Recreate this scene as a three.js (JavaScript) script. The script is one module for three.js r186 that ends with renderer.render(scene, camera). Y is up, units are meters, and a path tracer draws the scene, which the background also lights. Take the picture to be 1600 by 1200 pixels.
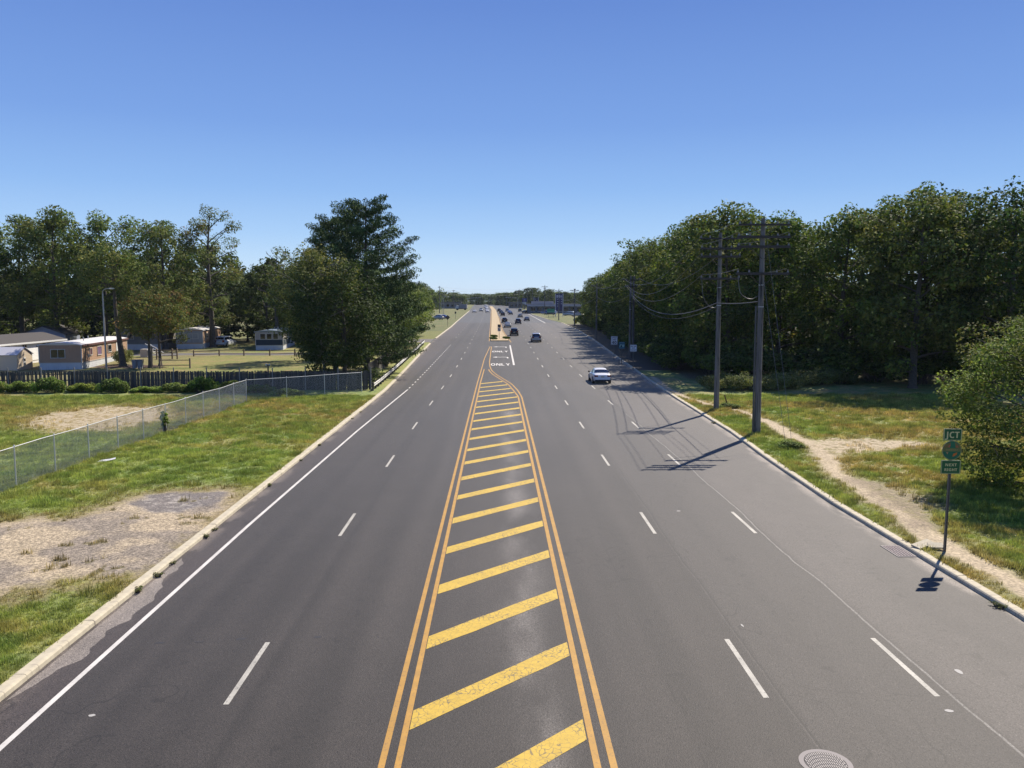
import * as THREE from 'three';
import { mergeGeometries } from 'three/addons/utils/BufferGeometryUtils.js';
import { FontLoader } from 'three/addons/loaders/FontLoader.js';

// ------------------------------------------------------------------ camera, sky, sun, exposure
const scene = new THREE.Scene();
const camera = new THREE.PerspectiveCamera(49.75, 4 / 3, 0.1, 4000);
camera.position.set(0, 8.18, 0);
camera.rotation.order = 'YXZ';
camera.rotation.set(-5.693 * Math.PI / 180, -0.969 * Math.PI / 180, 0);

const EXPOSURE = 1.75;
const SKY = [ // elevation in degrees, colour as seen
  [-90, 120, 124, 120], [-4, 150, 158, 160], [0, 212, 230, 248], [1.2, 206, 229, 251], [2.5, 196, 225, 252], [4.5, 172, 209, 250], [7.4, 147, 189, 243], [11.5, 125, 166, 231],
  [19, 104, 142, 214], [35, 82, 120, 198], [60, 68, 108, 190], [90, 60, 98, 180]];
const lin = (v) => { v /= 255; return v <= 0.04045 ? v / 12.92 : Math.pow((v + 0.055) / 1.055, 2.4); };
{
  const W = 256, H = 512, data = new Float32Array(W * H * 4);
  for (let j = 0; j < H; j++) {
    const el = ((j + 0.5) / H - 0.5) * 180;
    let k = 0; while (k < SKY.length - 2 && el > SKY[k + 1][0]) k++;
    const a = SKY[k], b = SKY[k + 1], t = Math.min(1, Math.max(0, (el - a[0]) / (b[0] - a[0])));
    for (let i = 0; i < W; i++) {
      const o = (j * W + i) * 4;
      for (let c = 0; c < 3; c++) data[o + c] = (lin(a[c + 1]) * (1 - t) + lin(b[c + 1]) * t) / EXPOSURE;
      data[o + 3] = 1;
    }
  }
  const sky = new THREE.DataTexture(data, W, H, THREE.RGBAFormat, THREE.FloatType);
  sky.mapping = THREE.EquirectangularReflectionMapping; sky.magFilter = THREE.LinearFilter; sky.needsUpdate = true;
  scene.background = sky; scene.environment = sky;
}
const sun = new THREE.DirectionalLight(new THREE.Color().setRGB(1, 0.905, 0.765), 4.8);
sun.position.set(7.6 * 10, 13.2 * 10, -10.5 * 10 - 60); sun.target.position.set(0, 0, -60);
sun.castShadow = true; sun.shadow.mapSize.set(4096, 4096);
Object.assign(sun.shadow.camera, { left: -160, right: 160, top: 160, bottom: -160, near: 1, far: 900 });
scene.add(sun, sun.target);
scene.fog = new THREE.FogExp2(0xcfdcec, 0.00007);
const renderer = new THREE.WebGLRenderer({ antialias: true });
renderer.toneMapping = THREE.LinearToneMapping; renderer.toneMappingExposure = EXPOSURE;
renderer.shadowMap.enabled = true;

// ------------------------------------------------------------------ helpers
const V = (x, y, z) => new THREE.Vector3(x, y, z);
function rng(seed) { let s = seed >>> 0; return () => { s = (s + 0x6D2B79F5) | 0; let t = Math.imul(s ^ (s >>> 15), 1 | s); t = (t + Math.imul(t ^ (t >>> 7), 61 | t)) ^ t; return ((t ^ (t >>> 14)) >>> 0) / 4294967296; }; }
const hash = (i, j) => { let h = Math.imul(i, 374761393) + Math.imul(j, 668265263) | 0; h = Math.imul(h ^ (h >>> 13), 1274126177); return ((h ^ (h >>> 16)) >>> 0) / 4294967296; };
function noise(x, y) { const i = Math.floor(x), j = Math.floor(y); let u = x - i, v = y - j; u = u * u * (3 - 2 * u); v = v * v * (3 - 2 * v); const a = hash(i, j), b = hash(i + 1, j), c = hash(i, j + 1), d = hash(i + 1, j + 1); return a + (b - a) * u + (c - a) * v + (a - b - c + d) * u * v; }
const fbm = (x, y, n = 3) => { let s = 0, a = 0.5, t = 0; for (let k = 0; k < n; k++) { s += a * noise(x, y); t += a; a *= 0.5; x = x * 2.03 + 17.7; y = y * 2.03 + 9.1; } return s / t; };
const clamp = (v, a = 0, b = 1) => Math.min(b, Math.max(a, v));
const smooth = (a, b, v) => { const t = clamp((v - a) / (b - a)); return t * t * (3 - 2 * t); };
const mix = (a, b, t) => [a[0] + (b[0] - a[0]) * t, a[1] + (b[1] - a[1]) * t, a[2] + (b[2] - a[2]) * t];
const lerpTable = (T, d) => { if (d <= T[0][0]) return T[0][1]; for (let k = 1; k < T.length; k++) if (d <= T[k][0]) { const t = (d - T[k - 1][0]) / (T[k][0] - T[k - 1][0]); return T[k - 1][1] + (T[k][1] - T[k - 1][1]) * t; } return T[T.length - 1][1]; };
function inPoly(P, x, y) { let c = false; for (let i = 0, j = P.length - 1; i < P.length; j = i++) if ((P[i][1] > y) !== (P[j][1] > y) && x < (P[j][0] - P[i][0]) * (y - P[i][1]) / (P[j][1] - P[i][1]) + P[i][0]) c = !c; return c; }
function segDist(P, x, y, closed) { let m = 1e9; for (let i = closed ? 0 : 1; i < P.length; i++) { const a = P[(i + P.length - 1) % P.length], b = P[i], ex = b[0] - a[0], ey = b[1] - a[1], t = clamp(((x - a[0]) * ex + (y - a[1]) * ey) / (ex * ex + ey * ey)); m = Math.min(m, (x - a[0] - ex * t) ** 2 + (y - a[1] - ey * t) ** 2); } return Math.sqrt(m); }
const polySd = (P, x, y) => (inPoly(P, x, y) ? -1 : 1) * segDist(P, x, y, true);

const taken = {};
function numbered(name) { const n = taken[name] = (taken[name] ?? -1) + 1; return n ? `${name}_${String(n).padStart(3, '0')}` : name; }
function rgb(r, g, b) { return new THREE.Color().setRGB(r, g, b); }
function mat(r, g, b, o = {}) { return new THREE.MeshStandardMaterial({ color: rgb(r, g, b), roughness: 0.8, ...o }); }
function clean(g) { if (g.index) g = g.toNonIndexed(); for (const k of Object.keys(g.attributes)) if (!['position', 'normal', 'uv'].includes(k)) g.deleteAttribute(k); if (!g.attributes.normal) g.computeVertexNormals(); if (!g.attributes.uv) g.setAttribute('uv', new THREE.BufferAttribute(new Float32Array(g.attributes.position.count * 2), 2)); return g; }
const M = (list) => list.length === 1 ? list[0] : mergeGeometries(list.map(clean));
function mesh(name, geo, material, parent) {
  const m = new THREE.Mesh(Array.isArray(geo) ? M(geo) : geo, material); m.name = name; m.castShadow = m.receiveShadow = true; if (parent) parent.add(m); return m;
}
function tag(o, label, category, group, kind) { o.userData = { label, category }; if (group) o.userData.group = group; if (kind) o.userData.kind = kind; return o; }
function thing(name, label, category, [x, y, z] = [0, 0, 0], turn = 0, group) {
  const g = new THREE.Group(); g.name = numbered(name); g.position.set(x, y, z); g.rotation.y = turn; scene.add(g); return tag(g, label, category, group);
}
function solo(name, geo, material, label, category, group, kind) { const m = mesh(numbered(name), geo, material); scene.add(m); return tag(m, label, category, group, kind); }
function struct(name, geo, material) { const m = mesh(numbered(name), geo, material); scene.add(m); m.userData.kind = 'structure'; return m; }
function dup(root, base, label, pos, turn = 0, s = 1, group) {
  const r = root.clone(); r.name = numbered(base); scene.add(r); r.position.set(...pos); r.rotation.y = turn;
  if (Array.isArray(s)) r.scale.set(...s); else r.scale.setScalar(s);
  r.userData = { ...root.userData, label }; if (group) r.userData.group = group; else if (group === null) delete r.userData.group; return r;
}
function bx(w, h, d, p = [0, 0, 0], r = [0, 0, 0]) { const g = new THREE.BoxGeometry(w, h, d); if (r[0] || r[1] || r[2]) g.applyMatrix4(new THREE.Matrix4().makeRotationFromEuler(new THREE.Euler(...r))); return g.translate(...p); }
function rod(a, b, r0, r1 = r0, n = 6, open = false) {
  const A = V(...a), B = V(...b), d = B.clone().sub(A), g = new THREE.CylinderGeometry(r1, r0, d.length(), n, 1, open);
  g.translate(0, d.length() / 2, 0); g.applyQuaternion(new THREE.Quaternion().setFromUnitVectors(V(0, 1, 0), d.normalize())); return g.translate(...a);
}
function loft(secs, closed = false, caps = false) { // rows of points -> grid
  const n = secs.length, m = secs[0].length, pos = [], uv = [], idx = [];
  for (let i = 0; i < n; i++) for (let j = 0; j < m; j++) { pos.push(...secs[i][j]); uv.push(j / (m - 1), i / (n - 1)); }
  const mm = closed ? m : m - 1;
  for (let i = 0; i < n - 1; i++) for (let j = 0; j < mm; j++) { const a = i * m + j, b = i * m + (j + 1) % m, c = a + m, d = b + m; idx.push(a, b, c, b, d, c); }
  if (caps) for (const [r, f] of [[0, 1], [n - 1, -1]]) { const o = pos.length / 3; for (let j = 0; j < m; j++) { pos.push(...secs[r][j]); uv.push(0, 0); } for (let j = 1; j < m - 1; j++) f > 0 ? idx.push(o, o + j + 1, o + j) : idx.push(o, o + j, o + j + 1); }
  const g = new THREE.BufferGeometry(); g.setAttribute('position', new THREE.Float32BufferAttribute(pos, 3)); g.setAttribute('uv', new THREE.Float32BufferAttribute(uv, 2)); g.setIndex(idx); g.computeVertexNormals(); return g;
}
function flat(g) { g = g.toNonIndexed(); g.computeVertexNormals(); return g; }

// height of the land along the road: level at first, then a gentle climb
function elev(d) { const k = 0.0086; if (d < 75) return 0; if (d < 105) return k * (d - 75) ** 2 / 60; if (d < 560) return k * (d - 90); if (d < 760) return k * 470 + k * ((d - 560) - (d - 560) ** 2 / 400); return k * 570; }
const XL = [[-40, -10.2], [75, -10.25], [100, -10.9], [150, -12.2], [168, -12.5], [228, -12.75], [277, -13.4], [446, -15.2], [700, -20], [1000, -28]];
const XR = [[-40, 13.45], [33, 13.5], [42, 13.9], [51, 14.5], [70, 15], [86, 15.6], [100, 16.2], [119, 16.9], [159, 18.6], [204, 19.8], [258, 19.9], [290, 17.8], [362, 15.3], [450, 14], [700, 8], [1000, -2]];
const xl = (d) => lerpTable(XL, d), xr = (d) => lerpTable(XR, d);
const KERB = 0.13;
const ground = (x, d) => { const road = x > xl(d) && x < xr(d); if (road) return elev(d); const far = x < 0 ? xl(d) - x : x - xr(d); return elev(d) + KERB - 0.015 + (noise(x * 0.35 + 40, d * 0.35) - 0.5) * 0.12 * smooth(0.4, 3, far); };

function dataTex(w, h, f, srgb = true) { // f(i,j) -> linear rgb or grey
  const a = new Uint8Array(w * h * 4);
  for (let j = 0; j < h; j++) for (let i = 0; i < w; i++) { const c = f(i, j), o = (j * w + i) * 4; for (let k = 0; k < 3; k++) { let v = clamp(c[k]); if (srgb) v = v <= 0.0031308 ? v * 12.92 : 1.055 * Math.pow(v, 1 / 2.4) - 0.055; a[o + k] = v * 255 + 0.5; } a[o + 3] = 255; }
  const t = new THREE.DataTexture(a, w, h); t.wrapS = t.wrapT = THREE.RepeatWrapping; t.magFilter = THREE.LinearFilter; t.minFilter = THREE.LinearMipmapLinearFilter; t.generateMipmaps = true; t.colorSpace = srgb ? THREE.SRGBColorSpace : THREE.NoColorSpace; t.needsUpdate = true; return t;
}
function areaTex(x0, x1, d0, d1, w, h, f) { // colour map laid over a stretch of land, uv in metres
  const t = dataTex(w, h, (i, j) => f(x0 + (i + 0.5) / w * (x1 - x0), d0 + (j + 0.5) / h * (d1 - d0), (i + 0.5), j));
  t.repeat.set(1 / (x1 - x0), 1 / (d1 - d0)); t.offset.set(-x0 / (x1 - x0), -d0 / (d1 - d0)); t.wrapS = t.wrapT = THREE.ClampToEdgeWrapping; return t;
}
function canvasTex(w, h, draw) { const c = document.createElement('canvas'); c.width = w; c.height = h; draw(c.getContext('2d'), w, h); const t = new THREE.CanvasTexture(c); t.colorSpace = THREE.SRGBColorSpace; return t; }
function rows(d0, d1, near = 0.6) { const r = [d0]; while (r[r.length - 1] < d1) { const d = r[r.length - 1]; r.push(Math.min(d1, d + Math.max(near, Math.abs(d) * 0.035))); } return r; }
function landSheet(xa, xb, d0, d1, cols, h, near) { // xa, xb functions of d
  const secs = rows(d0, d1, near).map((d) => { const r = [], a = xa(d), b = xb(d); for (let i = 0; i <= cols; i++) { const x = a + (b - a) * i / cols; r.push([x, h(x, d), -d]); } return r; });
  const g = loft(secs), p = g.attributes.position, uv = g.attributes.uv; for (let i = 0; i < p.count; i++) uv.setXY(i, p.getX(i), -p.getZ(i)); return g;
}
// ------------------------------------------------------------------ road
const bumpTile = dataTex(512, 512, (i, j) => { const v = hash(i, j) * 0.6 + hash(i >> 1, j >> 1) * 0.4; return [v, v, v]; }, false);
bumpTile.repeat.set(1 / 4.1, 1 / 4.1);
const LANES = [-7.35, -3.8, 3.8, 7.3, 11.1];
function roadColour(x, d) {
  const n1 = fbm(x * 0.33 + 5, d * 0.12, 3) - 0.5, st = noise(x * 2.6 + 3, d * 0.045) - 0.5, n2 = fbm(x * 1.7, d * 1.3, 2) - 0.5;
  let v = 0.0235 * (1 + 0.5 * n1 + 0.42 * st + 0.2 * n2), c = [v * 1.18, v * 1.0, v * 0.86];
  for (const L of LANES) { const u = Math.abs(x - L); if (u < 1.8) { const w = 1 + 0.1 * Math.exp(-(((u - 0.85) / 0.28) ** 2)) - 0.16 * Math.exp(-((u / 0.3) ** 2)) * (0.5 + noise(L, d * 0.07)); c = c.map((q) => q * w); } }
  const sh = smooth(-8.9, -9.4, x); c = mix(c, [0.045, 0.036, 0.032].map((q) => q * (1 + 0.35 * n1 + 0.15 * n2)), sh * 0.85);
  c = mix(c, [0.072, 0.063, 0.056].map((q) => q * (1 + 0.3 * n1 + 0.2 * n2)), smooth(9.2, 9.7, x) * 0.7);  // right lanes paler: older asphalt, plus sun gloss put into the colour
  c = mix(c, [0.052, 0.046, 0.041], smooth(5.6, 6, x) * smooth(9.5, 9.1, x) * 0.45);
  // seams and sealed cracks between the paving runs
  const wob = (noise(d * 0.35, 3.3) - 0.5) * 0.16 + (noise(d * 1.7, 8.3) - 0.5) * 0.04;
  let s = Math.abs(x - (-5.12 + wob * 0.7)); if (s < 0.16) c = c.map((q) => q * (1 - 0.3 * (1 - s / 0.16) * (0.3 + noise(x * 30, d * 9))));
  s = x - (5.86 + wob * 0.8); if (Math.abs(s) < 0.12) { if (s > 0 && s < 0.05) c = c.map((q) => q * 0.55); else if (s <= 0 && s > -0.035) c = c.map((q) => q * 1.4); else c = c.map((q) => q * 0.9); }
  s = Math.abs(x - (9.42 + wob * 1.3)); if (s < 0.028 && d < 60) c = mix(c, [0.17, 0.16, 0.145], 0.75); else if (s < 0.1) c = c.map((q) => q * 0.87);
  s = Math.abs(x - (3.62 + wob)); if (s < 0.02 && noise(d * 0.6, 1.1) > 0.45) c = c.map((q) => q * 0.66);
  s = Math.abs(x - (12.1 + wob + (d - 60) * 0.02)); if (s < 0.05 && d > 62 && d < 190) c = c.map((q) => q * 0.6);
  s = Math.abs(x - (13.4 + wob * 2 + (d - 90) * 0.028)); if (s < 0.05 && d > 80 && d < 190) c = c.map((q) => q * 0.62);
  if (Math.abs(d - 165 - noise(x * 0.3, 2) * 1.5) < 0.6) c = c.map((q) => q * 0.72);
  if (d > 165) c = c.map((q) => q * 1.14);
  if (d < 120) {
    const pw = noise(x * 0.16 + 50, d * 0.045 + 3); if (pw > 0.74) c = c.map((q) => q * (1 - 0.16 * smooth(0.74, 0.78, pw)));
    const cr = Math.abs(fbm(x * 0.55 + 70, d * 0.4 + 11, 3) - 0.5); if (cr < 0.0035 && noise(x * 0.25 + 4, d * 0.2) > 0.5) c = c.map((q) => q * 0.6);
    for (const L of LANES) { const u = Math.abs(x - L - 0.08); if (u < 0.5 && noise(x * 7, d * 5 + L) > 0.8 + u * 0.3) c = c.map((q) => q * 0.72); }
  }
  // sand washed along the kerbs, a paler grainy band down the painted island
  const eL = x - xl(d), nz = fbm(x * 2.2 + 9, d * 0.8, 3);
  let a = smooth(0.55, 0.1, eL) * smooth(0.45, 0.7, nz + 0.08) * 0.4; c = mix(c, [0.24, 0.2, 0.165], a);
  if (d > 16 && d < 26) { const w = 0.62 * Math.sin((d - 16) / 10 * Math.PI) ** 0.6 + (fbm(d * 1.4, 4, 2) - 0.5) * 0.5; if (eL < w && eL > 0.08) c = mix(c, [0.235, 0.205, 0.175].map((q) => q * (0.8 + 0.4 * n2 + 0.2 * nz)), 0.8); }
  const eR = xr(d) - x; a = smooth(0.6, 0.1, eR) * smooth(0.3, 0.6, nz) * 0.7; c = mix(c, [0.25, 0.215, 0.18], a);
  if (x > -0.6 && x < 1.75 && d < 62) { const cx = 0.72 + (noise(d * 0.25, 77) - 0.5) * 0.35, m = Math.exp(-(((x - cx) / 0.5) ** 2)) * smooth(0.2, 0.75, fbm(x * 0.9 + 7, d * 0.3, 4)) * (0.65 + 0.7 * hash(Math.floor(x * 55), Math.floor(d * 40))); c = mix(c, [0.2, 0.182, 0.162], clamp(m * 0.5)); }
  return c;
}
const grain = (c, i, j, k) => { const h = hash(i | 0, j | 0); let m = 1 + (h - 0.5) * k; if (h > 0.985) m += 1.1 * k; if (h < 0.02) m -= 0.4 * k; return [c[0] * m, c[1] * m, c[2] * m]; };
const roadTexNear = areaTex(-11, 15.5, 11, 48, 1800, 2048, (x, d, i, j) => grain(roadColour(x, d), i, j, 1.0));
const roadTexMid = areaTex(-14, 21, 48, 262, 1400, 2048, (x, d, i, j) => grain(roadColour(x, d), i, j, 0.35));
const farTile = dataTex(256, 256, (i, j) => { const v = 0.045 * (0.85 + 0.3 * fbm(i / 24, j / 40, 3)); return grain([v * 1.02, v, v * 0.99], i, j, 0.25); }); farTile.repeat.set(1 / 12, 1 / 30);
const roadMat = (map, bump) => new THREE.MeshPhysicalMaterial({ map, roughness: 0.72, specularIntensity: 0.85, sheen: 0.8, sheenColor: rgb(0.5, 0.47, 0.44), sheenRoughness: 0.55, bumpMap: bump ? bumpTile : null, bumpScale: 0.006 });
const road = new THREE.Group(); road.name = 'road'; scene.add(road); road.userData.kind = 'structure';
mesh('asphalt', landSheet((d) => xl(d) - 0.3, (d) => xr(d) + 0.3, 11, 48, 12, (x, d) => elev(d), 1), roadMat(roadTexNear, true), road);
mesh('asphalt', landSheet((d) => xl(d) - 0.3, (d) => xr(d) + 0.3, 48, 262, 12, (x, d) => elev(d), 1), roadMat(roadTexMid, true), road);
mesh('asphalt', landSheet((d) => xl(d) - 0.3, (d) => xr(d) + 0.3, 262, 1000, 8, (x, d) => elev(d), 2), roadMat(farTile), road);
mesh('asphalt', landSheet((d) => xl(d) - 0.3, (d) => xr(d) + 0.3, -40, 11, 6, (x, d) => elev(d), 3), roadMat(farTile), road);

// painted markings: thin sheets on the asphalt
const paintWear = (seed, base, worn, k) => { const t = dataTex(256, 256, (i, j) => { const a = smooth(0.6, 0.8, fbm(i / 4 + seed, j / 4, 3)) * k + smooth(0.5, 0.75, fbm(i / 60 + seed, j / 60, 2)) * k * 0.35 + (hash(i + seed, j) > 0.93 ? k * 0.5 : 0); return mix(base.map((q) => q * (0.9 + 0.2 * noise(i / 30, j / 30 + seed))), worn, clamp(a)); }); t.wrapS = t.wrapT = THREE.MirroredRepeatWrapping; t.repeat.set(1 / 2.2, 1 / 2.2); return t; };
const worley = (x, y) => { let f1 = 9, f2 = 9; const i = Math.floor(x), j = Math.floor(y); for (let a = -1; a < 2; a++) for (let b = -1; b < 2; b++) { const ci = i + a, cj = j + b, dx = ci + hash((ci + 640) % 64, (cj + 640) % 64) - x, dy = cj + hash((ci + 640) % 64 + 91, (cj + 640) % 64 + 13) - y, r = dx * dx + dy * dy; if (r < f1) { f2 = f1; f1 = r; } else if (r < f2) f2 = r; } return Math.sqrt(f2) - Math.sqrt(f1); };
const matWhite = new THREE.MeshStandardMaterial({ map: paintWear(1, [0.36, 0.345, 0.3], [0.1, 0.097, 0.09], 0.6), roughness: 0.7 });
const matWhiteNew = new THREE.MeshStandardMaterial({ map: paintWear(4, [0.52, 0.5, 0.46], [0.2, 0.195, 0.185], 0.3), roughness: 0.65 });
const matOrange = new THREE.MeshStandardMaterial({ map: paintWear(7, [0.36, 0.195, 0.03], [0.19, 0.11, 0.045], 0.6), roughness: 0.7 });
const crackTex = dataTex(768, 768, (i, j) => { const x = i / 768 * 28, y = j / 768 * 28, wx = x + noise(x * 1.3, y * 1.3) * 0.8, wy = y * 0.8 + noise(x * 1.3 + 30, y * 1.3) * 0.8, e = worley(wx, wy), pr = smooth(0.3, 0.62, noise(x * 0.22 + 3, y * 0.22)); const thr = 0.03 + 0.07 * pr; const a = e < thr ? 0.8 : 0; const b = [0.45, 0.3, 0.03].map((q) => q * (0.9 + 0.2 * noise(x * 1.1, y * 1.1)) * (hash(i, j) > 0.97 ? 0.75 : 1)); return mix(b, [0.12, 0.095, 0.05], a); });
crackTex.repeat.set(1 / 3.4, 1 / 3.4);
const matHatch = new THREE.MeshStandardMaterial({ map: crackTex, roughness: 0.7 });
function strip(pts, w, lift = 0.004) { // [x, d] centre points, width across the road
  const secs = []; for (let k = 0; k < pts.length; k++) { if (k) { const a = pts[k - 1], b = pts[k], n = Math.ceil((b[1] - a[1]) / 4); for (let i = 1; i < n; i++) { const t = i / n; secs.push([a[0] + (b[0] - a[0]) * t, a[1] + (b[1] - a[1]) * t]); } } secs.push(pts[k]); }
  const g = loft(secs.map(([x, d], k) => { const a = secs[Math.max(0, k - 1)], b = secs[Math.min(secs.length - 1, k + 1)], s = w / 2 * Math.hypot(1, (b[0] - a[0]) / (b[1] - a[1])); return [[x - s, elev(d) + lift, -d], [x + s, elev(d) + lift, -d]]; }));
  const p = g.attributes.position; for (let i = 0; i < p.count; i++) g.attributes.uv.setXY(i, p.getX(i), -p.getZ(i)); return g;
}
const drift = (d) => d < 120 ? 0 : -2.3 * ((d - 120) / 340) ** 2; // the road bends gently to the left far off
const leftShift = (d) => d < 40 ? 0 : 0.45 * smooth(40, 110, d);
for (let k = -2; k < 38; k++) { const d = 16.25 + 12.2 * k; mesh('lane_dash', strip([[-5.56 + leftShift(d) + drift(d), d], [-5.56 + leftShift(d + 3) + drift(d), d + 3.1]], 0.115), matWhite, road); }
for (let k = -2; k < 38; k++) { const d = 16.35 + 12.2 * k; mesh('lane_dash', strip([[5.55 + drift(d), d], [5.55 + drift(d), d + 3.0]], 0.12), matWhite, road); mesh('lane_dash', strip([[9.13 + drift(d) * 1.2, d], [9.13 + drift(d) * 1.2, d + 3.0]], 0.12), matWhite, road); }
for (let k = 0; k < 16; k++) { const d = 172 + 12.2 * k; mesh('lane_dash', strip([[-8.7 + drift(d), d], [-8.7 + drift(d), d + 3]], 0.12), matWhite, road); if (k < 10) mesh('lane_dash', strip([[12.1 + drift(d) * 0.6, d], [12.1 + drift(d) * 0.6, d + 3]], 0.12), matWhite, road); }
for (let k = 0; k < 26; k++) { const d = 78.2 + 2.72 * k; mesh('dotted_mark', strip([[-8.42 + k * 0.002, d], [-8.42, d + 0.9]], 0.13), matWhiteNew, road); }
mesh('edge_line', strip([[-9.17, -30], [-9.17, 30], [-8.95, 52], [-8.42, 77]], 0.125), matWhiteNew, road);
mesh('edge_line', strip([[14.75, 258], [14.2, 330], [13.6, 380]], 0.25), matWhiteNew, road);
mesh('turn_lane_line', strip([[2.02, 105], [2.12, 146]], 0.24), matWhiteNew, road);
const RO = [[71, 2.03], [76, 1.82], [82, 1.36], [87, 0.62], [92, -0.15], [97, -0.72], [103, -1.02], [110, -1.13], [143, -1.12]];
const roX = (d) => d < 71 ? 2.03 : lerpTable(RO, d), riX = (d) => Math.max(-1.77, roX(d) - 0.29 - 0.1 * smooth(71, 76, d) * smooth(100, 92, d));
const lo = []; for (let d = 66; d <= 143; d += 1.5) lo.push([roX(d), d]);
const li = []; for (let d = 66; d <= 99; d += 1.5) li.push([riX(d), d]);
mesh('yellow_line', strip([[-2.06, -30], [-2.09, 60], [-2.08, 84], [-1.9, 116], [-1.36, 143]], 0.12), matOrange, road);
mesh('yellow_line', strip([[-1.77, -30], [-1.8, 60], [-1.78, 84], [-1.66, 99]], 0.12), matOrange, road);
mesh('yellow_line', strip([[2.04, -30], ...lo], 0.13), matOrange, road);
mesh('yellow_line', strip([[1.75, -30], ...li], 0.13), matOrange, road);
for (let k = -8; k < 19; k++) { // slanted stripes of the painted island
  const d0 = 15.15 + 3.71 * k, pts = [], L = -1.71, n = 6; let R = 1.66; for (let q = 0; q < 8; q++) R = Math.min(1.66, riX(d0 + 0.8 + (R - L) * 1.0) - 0.09); if (R < L + 0.25) continue;
  const secs = []; for (let i = 0; i <= n; i++) { const x = L + (R - L) * i / n, d = d0 + (x - L) * 0.985, w = (noise(k * 3 + i, 5) - 0.5) * 0.05; secs.push([[x, elev(d) + 0.0052, -(d - w)], [x, elev(d + 0.8) + 0.0052, -(d + 0.8 + w)]]); }
  const g = loft(secs); const p = g.attributes.position; for (let i = 0; i < p.count; i++) g.attributes.uv.setXY(i, p.getX(i) + k * 0.73, -p.getZ(i)); mesh('hatch_stripe', g, matHatch, road);
}
// lettering and arrows of the turn lane
const font = await new FontLoader().loadAsync('fonts/droid/droid_sans_bold.typeface.json');
function groundShape(shapes, fx, fd) { const g = new THREE.ShapeGeometry(shapes, 6), p = g.attributes.position, uv = g.attributes.uv; for (let i = 0; i < p.count; i++) { const x = fx(p.getX(i)), d = fd(p.getY(i)); p.setXYZ(i, x, elev(d) + 0.005, -d); uv.setXY(i, x, d); } g.computeVertexNormals(); return g; }
for (const [d, x] of [[104.3, -0.98], [128.5, -0.95]]) { let o = 0; for (const ch of 'ONLY') { mesh('road_letter', groundShape(font.generateShapes(ch, 1), (q) => x + o + q * 0.66, (q) => d + q * 3.3), matWhiteNew, road); o += 0.66; } }
const arrow = new THREE.Shape([[1.25, 0], [1.45, 0], [1.45, 2.0], [1.3, 2.35], [1.0, 2.5], [-0.1, 2.5], [-0.1, 3.1], [-0.75, 2.2], [-0.1, 1.3], [-0.1, 1.95], [0.95, 1.95], [1.15, 1.8], [1.25, 1.6]].map((q) => new THREE.Vector2(...q)));
for (const d of [116.2, 139.5]) mesh('turn_arrow', groundShape([arrow], (q) => q * 1.05 - 0.05, (q) => d + q), matWhiteNew, road);
// small patches and marks on the asphalt
const matTar = mat(0.022, 0.023, 0.028), matSpot = mat(0.32, 0.31, 0.29);
for (const [x, d, w, l] of [[-8.17, 19.31, 0.2, 0.1], [-6.28, 19.5, 0.22, 0.13], [-7.23, 19.37, 0.18, 0.05], [-4.44, 19.59, 0.16, 0.12]]) mesh('tar_patch', strip([[x, d], [x + 0.03, d + l]], w, 0.003), matTar, road);
for (const [x, d, w, l] of [[10.22, 17.5, 0.13, 0.24], [9.04, 15.75, 0.16, 0.13], [-8.07, 15.85, 0.13, 0.1], [6.18, 20.2, 0.05, 0.2], [7.07, 31.7, 0.15, 0.12]]) mesh('paint_spot', groundShape([new THREE.Shape(Array.from({ length: 9 }, (_, i) => { const a = i / 9 * 6.283, r = 0.8 + 0.4 * hash(i, x * 10 | 0); return new THREE.Vector2(Math.cos(a) * r, Math.sin(a) * r); }))], (q) => x + q * w / 2, (q) => d + q * l / 2), matSpot, road);

// ------------------------------------------------------------------ verges
const GRAVEL = [[-13.89, 22.64], [-18.33, 30.13], [-15.83, 30.72], [-15.01, 34.1], [-11.59, 34.98], [-10.99, 33.7], [-10.56, 30], [-10.55, 27.17], [-10.43, 25.64], [-11.04, 23.77], [-13.0, 23.81]].concat([]);
GRAVEL.splice(1, 0, [-20, 24.5], [-24, 28]);
const OLDASPHALT = [[-14.79, 33], [-14.62, 34.44], [-11.68, 34.86], [-11.29, 33.26], [-12.27, 31.42], [-13.5, 31.45]];
const SANDLOT = [[-33, 58], [-31, 64], [-25.6, 64.3], [-22.7, 56.8], [-23.7, 52], [-27.7, 50.5], [-30.5, 53.2]];
const PATH = [[14.7, 12], [14.86, 19], [14.88, 22.5], [14.89, 24.4], [14.79, 26.4], [15, 28.45], [15.44, 31.25], [15.49, 33.6], [15.9, 36.4], [15.97, 38.4], [17.2, 42.6], [17.85, 45.9], [17.64, 48.6], [18.1, 54], [17.97, 60.1], [16.6, 64.4], [15.9, 68.7], [15.8, 76], [16.5, 88]];
const PATCH = [[17.9, 47], [19.55, 48.56], [21.26, 48.06], [23.95, 47.34], [24.6, 46.2], [24.14, 45.4], [20.8, 43.9], [17.9, 42.6], [16.7, 40.9]];
const BARE = [[16.15, 37.4], [17.15, 36], [17.9, 33.5], [16.9, 30.9], [15.15, 28.3], [15.3, 31], [15.5, 34.2]];
const G1 = [0.22, 0.255, 0.065], G2 = [0.115, 0.165, 0.036], DRY = [0.22, 0.165, 0.06], STRAW = [0.3, 0.225, 0.1], SAND = [0.385, 0.312, 0.21], GRAV = [0.24, 0.2, 0.155];
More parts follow.
